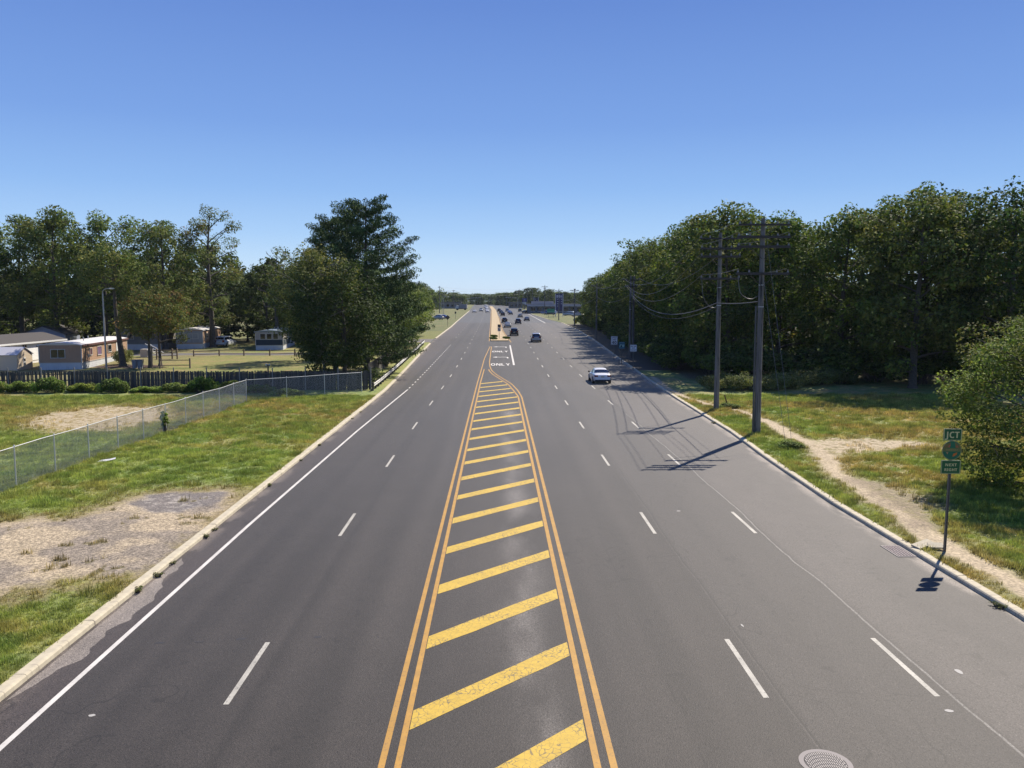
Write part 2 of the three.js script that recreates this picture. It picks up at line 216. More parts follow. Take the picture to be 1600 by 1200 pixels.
function land(x, d) { // returns [colour, how grassy]
  const n1 = fbm(x * 0.22 + 11, d * 0.22, 3), n2 = fbm(x * 1.1, d * 1.1 + 20, 3), n3 = fbm(x * 4.3 + 7, d * 4.3, 3), n4 = noise(x * 19, d * 19);
  let c = mix(G2, G1, smooth(0.25, 0.75, n2 * 0.6 + n3 * 0.4)), grass = 1;
  let dry = smooth(0.46, 0.72, n1 * 0.55 + n2 * 0.45);
  if (x < 0) {
    dry = clamp(dry * 0.8 + 0.55 * smooth(48, 58, d) * smooth(72, 62, d) * n2 * 1.4 - 0.45 * smooth(34, 38, d) * smooth(50, 44, d));
    const fd = Math.abs(x + 20.8); if (d > 30 && fd < 1.4) dry = clamp(dry + 0.45 * (1 - fd / 1.4) * n2 * 1.5);
    const k = xl(d) - x; if (k < 0.9) dry = clamp(dry + 0.5 * (1 - k / 0.9));
  } else {
    dry = clamp(dry + 0.6 * smooth(20, 24, x) * smooth(36, 46, d) * smooth(75, 60, d) * n1 * 1.5 + 0.2 * n2 - 0.1);
    const k = x - xr(d); if (k < 0.8) dry = clamp(dry + 0.5 * (1 - k / 0.8));
  }
  c = mix(c, mix(DRY, STRAW, smooth(0.5, 0.75, n3)), dry * (0.45 + 0.55 * n3)); grass -= dry * 0.25;
  const edge = (n3 - 0.5) * 1.5 + (n2 - 0.5) * 2.2;
  const put = (sd, soft, col, amount) => { const a = smooth(soft, -soft, sd + edge * soft) * amount; c = mix(c, col, a); grass -= a; return a; };
  if (x < 0 && d < 40) {
    const sd = polySd(GRAVEL, x, d); put(sd - 1.2, 1.1, [0.2, 0.145, 0.07], 0.75);
    const sandy = fbm(x * 0.5 + 3, d * 0.5, 2), col = mix(GRAV, SAND, smooth(0.4, 0.62, sandy + 0.1 * n3)).map((q) => q * (0.6 + 0.42 * n4 + 0.2 * n3) * (hash(x * 40 | 0, d * 25 | 0) > 0.9 ? 0.6 : 1)); put(sd, 0.55, col, 0.97);
    put(polySd(OLDASPHALT, x, d), 0.35, mix([0.115, 0.105, 0.105], [0.26, 0.24, 0.22], smooth(0.45, 0.7, n3 * 0.7 + n2 * 0.3)), 0.85);
    if (inPoly(GRAVEL, x, d)) { if (n2 > 0.7 && n3 > 0.5) { c = mix(c, [0.14, 0.12, 0.05], 0.7); grass = 0.5; } }
  }
  if (x < -21.2 && d > 46 && d < 70) put(polySd(SANDLOT, x, d), 1.5, mix(SAND, DRY, smooth(0.48, 0.66, n3)), 0.9);
  if (x > 0 && d < 95) {
    const w = 0.36 + 0.14 * noise(d * 0.3, 4) - 0.16 * smooth(52, 62, d), pd = segDist(PATH, x, d) - w; put(pd - 0.5, 0.5, [0.2, 0.15, 0.075], 0.6);
    put(pd, 0.22, SAND.map((q) => q * (0.86 + 0.22 * n3 + 0.12 * n4)), 0.95);
    put(polySd(PATCH, x, d), 0.8, mix(SAND, [0.2, 0.16, 0.08], smooth(0.52, 0.66, n3)), 0.95);
    put(polySd(BARE, x, d), 0.7, mix([0.27, 0.21, 0.15], [0.16, 0.13, 0.07], n3), 0.85);
  }
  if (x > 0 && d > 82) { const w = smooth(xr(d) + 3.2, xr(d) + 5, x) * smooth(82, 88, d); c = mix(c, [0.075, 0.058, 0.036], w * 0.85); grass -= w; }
  const g = 0.62 + 0.76 * n4; c = c.map((q) => q * g); return [c, grass];
}
function yard(x, d) { // lawn and lane of the home park behind the wooden fence
  const n1 = fbm(x * 0.13 + 31, d * 0.13, 3), n2 = fbm(x * 0.9, d * 0.9 + 20, 3), n3 = noise(x * 5, d * 5);
  let c = mix([0.13, 0.15, 0.03], [0.2, 0.18, 0.05], smooth(0.3, 0.7, n1 * 0.5 + n2 * 0.5)); c = mix(c, DRY, smooth(0.55, 0.8, n2));
  if (x < -37) c = mix(c, [0.14, 0.115, 0.06], smooth(-40, -46, x) * 0.5 * smooth(0.3, 0.6, n1 + 0.15));
  const lane = Math.abs(d - 124 - (x + 30) * 0.06) - 2.4; c = mix(c, [0.11, 0.105, 0.1], smooth(0.4, -0.4, lane + (n2 - 0.5)));
  if (Math.hypot((x + 45.5) / 4.5, (d - 102.5) / 2.4) + (n2 - 0.5) * 0.5 < 1) c = [0.052, 0.03, 0.02].map((q) => q * (0.6 + n3));
  if (d > 150 && d < 166 && x > -30) c = mix(c, [0.13, 0.122, 0.115], smooth(153.5, 155, d + n2) * smooth(165.5, 164.5, d));
  if (d > 165) c = mix(c, [0.115, 0.128, 0.032], 0.7);
  if (d > 75 && d < 152 && x > -13.6) c = mix(c, G1, 0.6);
  const g = 0.8 + 0.4 * n3; return c.map((q) => q * g);
}
const vergeL = areaTex(-48, -10, 10, 78, 1300, 2048, (x, d) => land(x, d)[0]);
const vergeR = areaTex(13, 51, 10, 96, 1200, 2048, (x, d) => land(x, d)[0]);
const yardTex = areaTex(-110, -10, 78, 200, 1400, 1400, yard);
const farTex = dataTex(512, 512, (i, j) => { const n = fbm(i / 30, j / 30, 4); return mix([0.085, 0.105, 0.026], [0.15, 0.13, 0.05], smooth(0.35, 0.7, n)).map((q) => q * (0.8 + 0.4 * hash(i, j))); }); farTex.repeat.set(1 / 40, 1 / 40);
const grassBump = dataTex(256, 256, (i, j) => { const v = hash(i, j) * 0.5 + noise(i / 4, j / 4) * 0.5; return [v, v, v]; }, false); grassBump.repeat.set(1 / 2.3, 1 / 2.3);
const landMat = (map) => new THREE.MeshStandardMaterial({ map, roughness: 0.95, bumpMap: grassBump, bumpScale: 0.03 });
const terrain = new THREE.Group(); terrain.name = 'ground'; terrain.userData.kind = 'structure'; scene.add(terrain);
const kl = (d) => xl(d) - 0.28, kr = (d) => xr(d) + 0.28;
mesh('verge', landSheet(() => -48, kl, 10, 78, 70, ground, 0.5), landMat(vergeL), terrain);
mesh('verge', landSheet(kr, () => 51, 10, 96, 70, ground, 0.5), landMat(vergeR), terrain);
mesh('yard', landSheet(() => -110, kl, 78, 200, 40, ground, 1.5), landMat(yardTex), terrain);
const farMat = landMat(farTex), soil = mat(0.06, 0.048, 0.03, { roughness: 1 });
mesh('field', landSheet(() => -110, () => -48, 10, 78, 8, (x, d) => elev(d) + 0.115, 3), farMat, terrain);
mesh('field', landSheet(() => -600, () => -110, -40, 1000, 8, (x, d) => elev(d) + 0.115, 8), farMat, terrain);
mesh('field', landSheet(() => -110, kl, 200, 1000, 8, (x, d) => elev(d) + 0.115, 4), farMat, terrain);
mesh('field', landSheet(() => -110, kl, -40, 10, 8, (x, d) => elev(d) + 0.115, 4), farMat, terrain);
mesh('field', landSheet(kr, () => 110, -40, 10, 8, (x, d) => elev(d) + 0.115, 4), farMat, terrain);
mesh('field', landSheet(() => 51, () => 110, 10, 96, 4, (x, d) => elev(d) + 0.115, 4), farMat, terrain);
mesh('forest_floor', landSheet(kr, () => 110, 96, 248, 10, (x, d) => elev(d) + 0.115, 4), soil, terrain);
mesh('field', landSheet(kr, () => 110, 248, 1000, 8, (x, d) => elev(d) + 0.115, 4), farMat, terrain);
mesh('field', landSheet(() => 110, () => 600, -40, 1000, 8, (x, d) => elev(d) + 0.115, 8), farMat, terrain);
mesh('horizon_land', landSheet(() => -2500, () => 2500, 1000, 2600, 8, (x, d) => elev(d) + 0.1, 100), farMat, terrain);
mesh('horizon_land', landSheet(() => -2500, () => -600, -40, 1000, 4, (x, d) => elev(d) + 0.1, 60), farMat, terrain);
mesh('horizon_land', landSheet(() => 600, () => 2500, -40, 1000, 4, (x, d) => elev(d) + 0.1, 60), farMat, terrain);

// kerbs, cast in lengths of three metres with open joints
const concTex = dataTex(256, 256, (i, j) => { const n = fbm(i / 20, j / 20, 4), s = smooth(0.6, 0.8, fbm(i / 50 + 9, j / 12, 3)); return mix([0.42, 0.375, 0.275].map((q) => q * (0.85 + 0.3 * n)), [0.22, 0.19, 0.15], s * 0.6).map((q) => q * (0.94 + 0.12 * hash(i, j))); }); concTex.repeat.set(1 / 1.3, 1 / 1.3);
const matKerb = new THREE.MeshStandardMaterial({ map: concTex, roughness: 0.85 });
function kerbPiece(xf, side, d0, d1, r) {
  const n = Math.max(1, Math.ceil((d1 - d0) / 3)), j = () => (r() - 0.5) * 0.016, a = j(), b = j(), h = KERB + (r() - 0.5) * 0.012, secs = [];
  for (let i = 0; i <= n; i++) { const d = d0 + (d1 - d0) * i / n, x = xf(d) + (i ? b : a), y = elev(d); secs.push([[0, -0.1], [0.02, h - 0.04], [0.05, h - 0.008], [0.09, h], [0.285, h], [0.3, h - 0.015], [0.3, -0.1]].map(([u, v]) => [x + side * u, y + v, -d])); }
  const g = flat(loft(side < 0 ? secs : secs.map((s) => s.slice().reverse()), true, true)), p = g.attributes.position; for (let i = 0; i < p.count; i++) g.attributes.uv.setXY(i, p.getX(i) + p.getY(i), -p.getZ(i)); return g;
}
function kerb(xf, side, runs) { const k = new THREE.Group(); k.name = numbered('kerb'); k.userData.kind = 'structure'; scene.add(k); const r = rng(side + 50); for (const [a, b] of runs) for (let d = a; d < b - 0.5;) { const l = d < 110 ? 3.05 : d < 170 ? 6.1 : 24, e = Math.min(b, d + l); mesh('kerb_stone', kerbPiece(xf, side, d, e - 0.018, r), matKerb, k); d = e; } return k; }
kerb(xl, -1, [[-10, 151], [168, 450]]);
kerb(xr, 1, [[-10, 262], [292, 450]]);
// ------------------------------------------------------------------ trees
const leafMats = [[1.22, 1.25, 1.15], [1.0, 1.16, 0.95], [1.42, 1.32, 1.0], [0.9, 1.02, 0.95], [1.28, 1.4, 0.95]].map((c) => new THREE.MeshPhysicalMaterial({ color: rgb(...c), vertexColors: true, roughness: 0.8, specularIntensity: 0.22, transmission: 0.42, thickness: 0, side: THREE.DoubleSide })), leafMat = leafMats[0];
const tint = (o, k) => { o.traverse((m) => { if (m.name === 'crown' || m.name === 'foliage') m.material = leafMats[k % 5]; }); return o; };
const needleMat = new THREE.MeshPhysicalMaterial({ vertexColors: true, roughness: 0.8, specularIntensity: 0.3, side: THREE.DoubleSide });
const barkTex = dataTex(128, 256, (i, j) => { const n = fbm(i / 7, j / 34, 4), f = noise(i / 3, j / 22); const v = 0.04 + 0.085 * n - 0.035 * (f > 0.62); return [v * 1.1, v * 0.95, v * 0.8]; }); barkTex.repeat.set(3, 3);
const barkMat = new THREE.MeshStandardMaterial({ map: barkTex, roughness: 0.95 });
const birchMat = mat(0.24, 0.23, 0.2, { roughness: 0.85 });
const GREEN = [[0.092, 0.138, 0.024], [0.06, 0.102, 0.02], [0.125, 0.165, 0.028], [0.07, 0.1, 0.024], [0.15, 0.172, 0.032]];
const OLIVE = [[0.145, 0.157, 0.036], [0.116, 0.132, 0.033], [0.181, 0.173, 0.043], [0.099, 0.124, 0.036]];
const DARK = [[0.058, 0.085, 0.018], [0.045, 0.068, 0.016], [0.08, 0.1, 0.022]];
const AUTUMN = [[0.13, 0.14, 0.03], [0.2, 0.115, 0.035], [0.1, 0.125, 0.03], [0.12, 0.14, 0.03], [0.09, 0.115, 0.03], [0.15, 0.15, 0.035]];
const BRIGHT = [[0.165, 0.231, 0.040], [0.206, 0.264, 0.046], [0.124, 0.181, 0.033], [0.231, 0.272, 0.066]];
const PALE = [[0.169, 0.195, 0.078], [0.130, 0.163, 0.052], [0.234, 0.247, 0.130]];
const PINE = [[0.049, 0.092, 0.030], [0.066, 0.116, 0.036], [0.083, 0.129, 0.040]];
function leafCloud(r, clumps, n, size, pal, { aspect = 0.6, level = 0.95, droop = 0 } = {}) {
  const pos = new Float32Array(n * 12), col = new Float32Array(n * 12), nor = new Float32Array(n * 12), idx = new Uint32Array(n * 6);
  const tot = clumps.reduce((s, c) => s + c.w, 0), N = V(0, 0, 0), A = V(0, 0, 0), Bv = V(0, 0, 0); let k = 0;
  for (let ci = 0; ci < clumps.length; ci++) {
    const c = clumps[ci], m = ci === clumps.length - 1 ? n - k : Math.min(n - k, Math.round(n * c.w / tot)), tone = 0.7 + 0.6 * r(), own = pal[Math.floor(r() * pal.length)];
    for (let q = 0; q < m; q++, k++) {
      let x, y, z, l; do { x = r() * 2 - 1; y = r() * 2 - 1; z = r() * 2 - 1; l = x * x + y * y + z * z; } while (l > 1 || l < 0.01);
      l = Math.sqrt(l); const rad = (0.5 + 0.5 * Math.sqrt(r())) / l; x *= rad; y *= rad; z *= rad;
      const cx = c.p[0] + x * c.r, cy = c.p[1] + y * c.r * (c.sy ?? 0.7) - droop * l * l, cz = c.p[2] + z * c.r;
      N.set(r() * 2 - 1 + x * 0.5, r() * 2 - 1 + level + y * 0.4, r() * 2 - 1 + z * 0.5).normalize();
      A.set(r() - 0.5, r() * 0.6 - 0.4, r() - 0.5).cross(N).normalize(); Bv.crossVectors(N, A);
      const s = size * (0.6 + 0.8 * r()), sa = s * 0.5, sb = s * 0.5 * aspect, o = k * 12, f = s * 0.09;
      const pts = [[-sa, 0, 0], [0, sb, f], [sa, 0, 0], [0, -sb, f]];
      const base = r() < 0.6 ? own : pal[Math.floor(r() * pal.length)], t = tone * (0.75 + 0.5 * r());
      for (let v = 0; v < 4; v++) { const [a, b, e] = pts[v]; pos[o + v * 3] = cx + A.x * a + Bv.x * b + N.x * e; pos[o + v * 3 + 1] = cy + A.y * a + Bv.y * b + N.y * e; pos[o + v * 3 + 2] = cz + A.z * a + Bv.z * b + N.z * e; nor[o + v * 3] = N.x; nor[o + v * 3 + 1] = N.y; nor[o + v * 3 + 2] = N.z; for (let h = 0; h < 3; h++) col[o + v * 3 + h] = base[h] * t; }
      const i = k * 6, b = k * 4; idx[i] = b; idx[i + 1] = b + 2; idx[i + 2] = b + 1; idx[i + 3] = b; idx[i + 4] = b + 3; idx[i + 5] = b + 2;
    }
  }
  const g = new THREE.BufferGeometry(); g.setAttribute('position', new THREE.BufferAttribute(pos, 3)); g.setAttribute('normal', new THREE.BufferAttribute(nor, 3)); g.setAttribute('color', new THREE.BufferAttribute(col, 3)); g.setIndex(new THREE.BufferAttribute(idx, 1)); return g;
}
function bough(list, a, b, r0, r1, sag, n = 3, sides = 5) { let p = a, pr = r0; for (let i = 1; i <= n; i++) { const t = i / n, q = [a[0] + (b[0] - a[0]) * t, a[1] + (b[1] - a[1]) * t + sag * Math.sin(t * Math.PI), a[2] + (b[2] - a[2]) * t], qr = r0 + (r1 - r0) * t; list.push(rod(p, q, pr, qr, sides, true)); p = q; pr = qr; } }
const crowns = new Map(), sparer = new Map();
function farther(o, root, n, size) { const key = root.name + n; if (!sparer.has(key)) { const [c, pal] = crowns.get(root); sparer.set(key, leafCloud(rng(n), c, n, size, pal)); } o.traverse((m) => { if (m.name === 'crown') m.geometry = sparer.get(key); }); return o; }
// a broad-leaved tree: trunk with root flare, limbs, twigs, and leaves gathered in clumps at the ends of the twigs
function leafTree(name, label, { seed, h, bare = 0.25, rx, leaves, size, pal, limbs = 15, tr = 0.02, bark = barkMat, lean = [0, 0], sparse = 0, clump = 1, top = 0.5, low = 0.5, sub = 3, full = 1.3 }) {
  const r = rng(seed), t = thing(name, label, 'tree'), wood = [], clumps = [], R = h * tr;
  const axis = (u) => [lean[0] * u * h + Math.sin(u * 5 + seed) * 0.02 * h * u, u * h, lean[1] * u * h + Math.cos(u * 4 + seed * 2) * 0.02 * h * u];
  wood.push(rod([0, -0.15, 0], [0, 0.35, 0], R * 1.6, R * 1.12, 9, true));
  let p = [0, 0.35, 0]; for (let i = 1; i <= 9; i++) { const u = i / 9 * 0.93, q = axis(u); wood.push(rod(p, q, R * (1.12 - u * 0.95), R * (1.12 - (u + 0.103) * 0.95) + 0.012, 8, true)); p = q; }
  for (let i = 0; i < limbs; i++) {
    const f = (i + 0.5) / limbs, u = bare + (0.9 - bare) * f, az = i * 2.39996 + r() * 0.7, prof = Math.sin(Math.PI * clamp((f * (1 - low) + low) * (0.5 + top * 0.42) + (0.5 - 0.5 * low) * 0.2)) ** 0.7;
    const len = rx * (0.55 + 0.5 * r()) * clamp(f < 0.5 ? 0.72 + 0.56 * f : 1.12 - (f - 0.5) * 0.95 * (1.3 - top), 0.25, 1.1) * (0.85 + 0.15 * prof), a = axis(u - 0.06), rise = len * (0.12 + 0.55 * f * (0.6 + r()));
    const b = [a[0] + Math.cos(az) * len, Math.min(h * 0.97, a[1] + rise), a[2] + Math.sin(az) * len]; bough(wood, a, b, R * (0.42 - 0.25 * f), 0.025 + R * 0.05, len * 0.06);
    if (r() < sparse) { for (let s = 0; s < 4; s++) { const m = [a[0] + (b[0] - a[0]) * (0.5 + 0.16 * s), a[1] + (b[1] - a[1]) * (0.5 + 0.16 * s), a[2] + (b[2] - a[2]) * (0.5 + 0.16 * s)]; bough(wood, m, [m[0] + (r() - 0.5) * len * 0.6, m[1] + r() * len * 0.5, m[2] + (r() - 0.5) * len * 0.6], 0.03, 0.012, 0.1, 2, 4); } if (r() < 0.7) continue; }
    for (let s = 0; s < sub; s++) {
      const k = 0.45 + 0.55 * (s + 0.6 * r()) / sub, m = [a[0] + (b[0] - a[0]) * k, a[1] + (b[1] - a[1]) * k, a[2] + (b[2] - a[2]) * k], w = len * 0.38, az2 = az + (r() - 0.5) * 2.6;
      const e = [m[0] + Math.cos(az2) * w * (0.4 + r() * 0.7), m[1] + w * (r() * 0.95 - 0.25), m[2] + Math.sin(az2) * w * (0.4 + r() * 0.7)]; bough(wood, m, e, 0.022 + R * 0.07, 0.014, 0.05, 2, 4);
      const cr = clump * h * 0.058 * (0.7 + 0.7 * r()); clumps.push({ p: e, r: cr, w: cr * cr, sy: 0.55 + 0.3 * r() });
    }
    const cr = clump * h * 0.055 * (0.8 + 0.6 * r()); clumps.push({ p: b, r: cr, w: cr * cr, sy: 0.6 + 0.3 * r() });
  }
  for (let i = 0; i < 4; i++) { const cr = clump * h * 0.06 * (0.8 + 0.5 * r()), q = axis(0.93); clumps.push({ p: [q[0] + (r() - 0.5) * rx * 0.4, q[1] + (r() - 0.35) * h * 0.06, q[2] + (r() - 0.5) * rx * 0.4], r: cr, w: cr * cr, sy: 0.8 }); }
  const fill = Math.round(clumps.length * full), cy = h * (bare + 0.97) / 2, ry = h * (0.97 - bare) / 2;
  for (let i = 0; i < fill; i++) { const a = r() * 6.283, s = r() * 2 - 0.92, k = (0.62 + 0.38 * Math.sqrt(r())) * (0.82 + 0.32 * noise(Math.cos(a) * 1.4 + seed, s * 2 + Math.sin(a) * 1.4)), q = Math.sqrt(Math.max(0, 1 - s * s)), ax = axis(clamp((cy + s * ry) / h)), cr = clump * h * 0.062 * (0.6 + 0.8 * r()); clumps.push({ p: [ax[0] + Math.cos(a) * q * rx * k * 1.05, cy + Math.min(s, 0.96) * ry * k, ax[2] + Math.sin(a) * q * rx * k * 1.05], r: cr, w: cr * cr, sy: 0.6 + 0.3 * r() }); }
  mesh('trunk', M(wood), bark, t); mesh('crown', leafCloud(r, clumps, leaves, size, pal), leafMat, t); crowns.set(t, [clumps, pal]); return t;
}
function pineTree(name, label, { seed, h, rx, tufts, bare = 0.12 }) {
  const r = rng(seed), t = thing(name, label, 'tree'), wood = [rod([0, -0.1, 0], [0, h * 0.5, 0], h * 0.021, h * 0.014, 8, true), rod([0, h * 0.5, 0], [0.15, h * 0.99, 0.1], h * 0.014, 0.03, 7, true)], clumps = [];
  const n = 80; for (let i = 0; i < n; i++) {
    const f = (i + r() * 0.6) / n, y = h * (bare + (0.97 - bare) * f), az = i * 2.39996 + (r() - 0.5), len = rx * (f < 0.35 ? 0.75 + 0.7 * f : 1.06 - (f - 0.35) * 1.15) * (0.62 + 0.5 * r()), up = len * (0.05 + 0.42 * f * f + 0.12 * r());
    const a = [0, y, 0], b = [Math.cos(az) * len, y + up, Math.sin(az) * len]; bough(wood, a, b, 0.075 * (1.15 - f), 0.02, -len * 0.07, 4, 5);
    const m = 6 + Math.floor(len * 1.5); for (let s = 0; s < m; s++) { const k = 0.32 + 0.68 * (s + r()) / m, side = (s % 2 ? 1 : -1) * (0.15 + 0.85 * r()) * len * 0.24 * (1.25 - k), cr = 0.34 + 0.34 * r(); clumps.push({ p: [b[0] * k - Math.sin(az) * side, a[1] + (b[1] - a[1]) * k - len * 0.07 * Math.sin(k * Math.PI) + 0.1, b[2] * k + Math.cos(az) * side], r: cr * 1.5, w: cr, sy: 0.36 }); }
  }
  clumps.push({ p: [0.15, h * 0.99, 0.1], r: 0.5, w: 0.6, sy: 1.3 });
  mesh('trunk', M(wood), barkMat, t); mesh('crown', leafCloud(r, clumps, tufts, 0.38, PINE, { aspect: 0.2, level: 0.3 }), needleMat, t); return t;
}
function bush(name, label, { seed, w, h, leaves, size, pal, aspect = 0.6, n = 14, category = 'bush', l = w, flowers }) {
  const r = rng(seed), t = thing(name, label, category), wood = [], clumps = [];
  for (let i = 0; i < n; i++) { const a = i * 2.4 + r(), q = Math.sqrt((i + 0.5) / n) * 0.8, y = h * (0.3 + 0.55 * r() * (1 - q * 0.45)), p = [Math.cos(a) * q * w, y, Math.sin(a) * q * l], cr = Math.min(w, h) * (0.26 + 0.2 * r()); clumps.push({ p, r: cr, w: cr * cr, sy: 0.8 }); bough(wood, [Math.cos(a) * q * w * 0.3, -0.05, Math.sin(a) * q * l * 0.3], p, 0.03, 0.01, 0.05, 2, 4); }
  mesh('stem', M(wood), barkMat, t); mesh('foliage', leafCloud(r, clumps, leaves, size, pal, { aspect }), leafMat, t); return t;
}
const onLand = (x, d) => [x, ground(x, d) - 0.02, -d];
const place = (o, x, d, turn = 0, s = 1) => { o.position.set(...onLand(x, d)); o.rotation.y = turn; if (Array.isArray(s)) o.scale.set(...s); else o.scale.setScalar(s); return o; };

// home park side
const oakA = place(leafTree('oak_tree', 'tall full oak behind the white mobile home at the photo edge', { seed: 3, h: 21, bare: 0.17, rx: 6.6, leaves: 16000, size: 0.4, pal: GREEN, limbs: 19 }), -76, 134, 0.4);
const oakB = place(leafTree('oak_tree', 'broad oak over the dark-roofed mobile homes, second from the photo edge', { seed: 8, h: 21, bare: 0.18, rx: 7, leaves: 16000, size: 0.4, pal: [...GREEN, ...OLIVE], limbs: 20 }), -69, 131, 1.2, [1, 1.04, 1]);
const oakC = place(leafTree('oak_tree', 'round-topped oak rising behind the street lamp', { seed: 15, h: 20, bare: 0.2, rx: 6.5, leaves: 15000, size: 0.38, pal: GREEN, limbs: 18, clump: 1.1 }), -62, 132, 2.1, [1.08, 1.06, 1.08]);
dup(oakB, 'oak_tree', 'oak with wide crown just left of the tall sparse tree', onLand(-53.5, 134), 3.9, [0.95, 0.98, 0.95], null);
const tallThin = place(leafTree('sparse_tree', 'tall open-crowned tree with thin yellowing top above the parked white van', { seed: 21, h: 23.5, bare: 0.24, rx: 5, leaves: 7500, size: 0.3, pal: [...OLIVE, ...GREEN, [0.17, 0.09, 0.03]], limbs: 22, sparse: 0.22, clump: 0.8, top: 0.3, full: 0.25 }), -47.6, 139, 0.3);
const bareTree = place(leafTree('bare_tree', 'half-dead tree with bare grey twigs against the sky', { seed: 34, h: 17, bare: 0.4, rx: 3.6, leaves: 900, size: 0.26, pal: AUTUMN, limbs: 20, sparse: 0.95, clump: 0.7, top: 0.2, full: 0 }), -37.6, 142, 0);
const maple = place(leafTree('maple_tree', 'small maple turning orange beside the rail fence', { seed: 41, h: 9.8, bare: 0.34, rx: 4.5, leaves: 9000, size: 0.24, pal: AUTUMN, limbs: 15, tr: 0.021, clump: 1.25 }), -41.8, 103, 0.8);
place(leafTree('maple_tree', 'leaning forked trunk tree with olive leaves beside the tan mobile home', { seed: 47, h: 15, bare: 0.68, rx: 3.6, leaves: 6500, size: 0.28, pal: [...OLIVE, ...GREEN], limbs: 12, tr: 0.026, lean: [-0.1, -0.06], clump: 1.2, full: 0.4 }), -46.2, 102.6, 0);
place(leafTree('maple_tree', 'thin dark trunked tree standing by the grey bins', { seed: 53, h: 9, bare: 0.5, rx: 3.2, leaves: 4500, size: 0.25, pal: AUTUMN, limbs: 11, tr: 0.022, clump: 1.2 }), -42.0, 100.4, 1);
const yardDark = place(leafTree('shade_tree', 'dark shade tree between the van and the blue mobile home', { seed: 60, h: 14, bare: 0.08, rx: 5.6, leaves: 9500, size: 0.42, pal: DARK, limbs: 16 }), -41.5, 150, 0);
dup(yardDark, 'shade_tree', 'dark tree right behind the blue mobile home', onLand(-33, 148), 2.2, [1, 0.95, 1], null);
dup(yardDark, 'shade_tree', 'dark low-branched tree behind the tan mobile home with a porch', onLand(-54, 150), 4, [1.1, 0.9, 1.1], null);
dup(yardDark, 'shade_tree', 'dark tree behind the grey mobile home with one window', onLand(-62, 152), 5, [1.1, 1, 1.1], null);
dup(yardDark, 'shade_tree', 'dark tree filling the gap at the photo edge above the roofs', onLand(-84, 128), 1, [1.2, 1.25, 1.2], null);
for (let i = 0; i < 15; i++) farther(dup(yardDark, 'understorey_tree', 'low dark tree closing the view under the park oaks', onLand(-98 + i * 5 + hash(i, 2) * 2, 156 + 5 * hash(i, 4)), i * 1.9, [0.7, 0.42 + 0.2 * hash(i, 6), 0.7], 'low trees behind the home park'), yardDark, 5000, 0.58);
const fringe = 'trees along the back of the home park';
for (const [x, d, a, s] of [[-92, 150, 0, 1.1], [-78, 158, 2, 1.15], [-66, 160, 4, 1.1], [-56, 164, 1, 1.15], [-45, 168, 3, 1.0], [-34, 164, 5, 0.85], [-27, 150, 2, 0.95], [-22, 172, 4, 0.8]]) farther(dup(yardDark, 'background_tree', 'dark tree in the row closing off the home park', onLand(x, d), a, s * 1.12, fringe), yardDark, 5000, 0.58);
const bigPine = place(pineTree('pine_tree', 'big pine with long level boughs beside the road', { seed: 71, h: 18.6, rx: 8, tufts: 52000, bare: 0.06 }), -14.4, 91, 0.5);
dup(bigPine, 'pine_tree', 'second pine with a flat top just left of the big pine', onLand(-18.6, 95), 2.4, [0.85, 0.92, 0.85], null);
place(leafTree('birch_tree', 'feathery olive tree with leaning pale trunk in front of the pines', { seed: 77, h: 13.4, bare: 0.2, rx: 4.4, leaves: 13000, size: 0.22, pal: [...OLIVE, ...DARK], limbs: 20, tr: 0.013, bark: birchMat, lean: [-0.09, 0.02], clump: 1.15 }), -17.0, 81.8, 0.3, [0.95, 1, 1]);
place(leafTree('holly_tree', 'dense near-black tree standing at the end of the wooden fence', { seed: 82, h: 11.5, bare: 0.1, rx: 4, leaves: 13000, size: 0.27, pal: DARK, limbs: 18, clump: 1.4 }), -14.9, 80.3, 0, [1.05, 1, 1]);
place(leafTree('holly_tree', 'dark bushy tree overhanging the guardrail', { seed: 88, h: 8, bare: 0.2, rx: 3.0, leaves: 8500, size: 0.24, pal: [...DARK, ...GREEN], limbs: 15, clump: 1.5 }), -13.6, 101, 0);
place(leafTree('shade_tree', 'dark tree showing left of the pines above the olive birch', { seed: 91, h: 15.5, bare: 0.2, rx: 5, leaves: 9000, size: 0.32, pal: DARK, limbs: 17, clump: 1.2 }), -24.5, 112, 0);
tint(scene.children[scene.children.length - 3], 3); tint(scene.children[scene.children.length - 2], 3);
const roadside = place(leafTree('roadside_tree', 'light green tree just past the guardrail', { seed: 95, h: 8.6, bare: 0.12, rx: 4.2, leaves: 9000, size: 0.3, pal: [...GREEN, ...BRIGHT], limbs: 17, clump: 1.4 }), -17, 150, 0);
for (const [x, d, s, l] of [[-18.5, 176, 1.15, 'green tree beside the side street beyond the guardrail'], [-24, 198, 1.3, 'pointed green tree above the parked cars at the far left kerb'], [-27, 232, 1.2, 'green tree just short of the diamond sign'], [-31, 262, 1.25, 'green tree behind the parked cars']]) dup(roadside, 'roadside_tree', l, onLand(x, d), d * 1.7, s, null);
for (const [x, d, s] of [[-37, 300, 1.3], [-33, 345, 1.2], [-40, 372, 1.3], [-34, 430, 1.3], [-42, 450, 1.5], [-46, 330, 1.4]]) dup(roadside, 'roadside_tree', 'green tree in the far row left of the road', onLand(x, d), d, s, 'far trees left of the road');

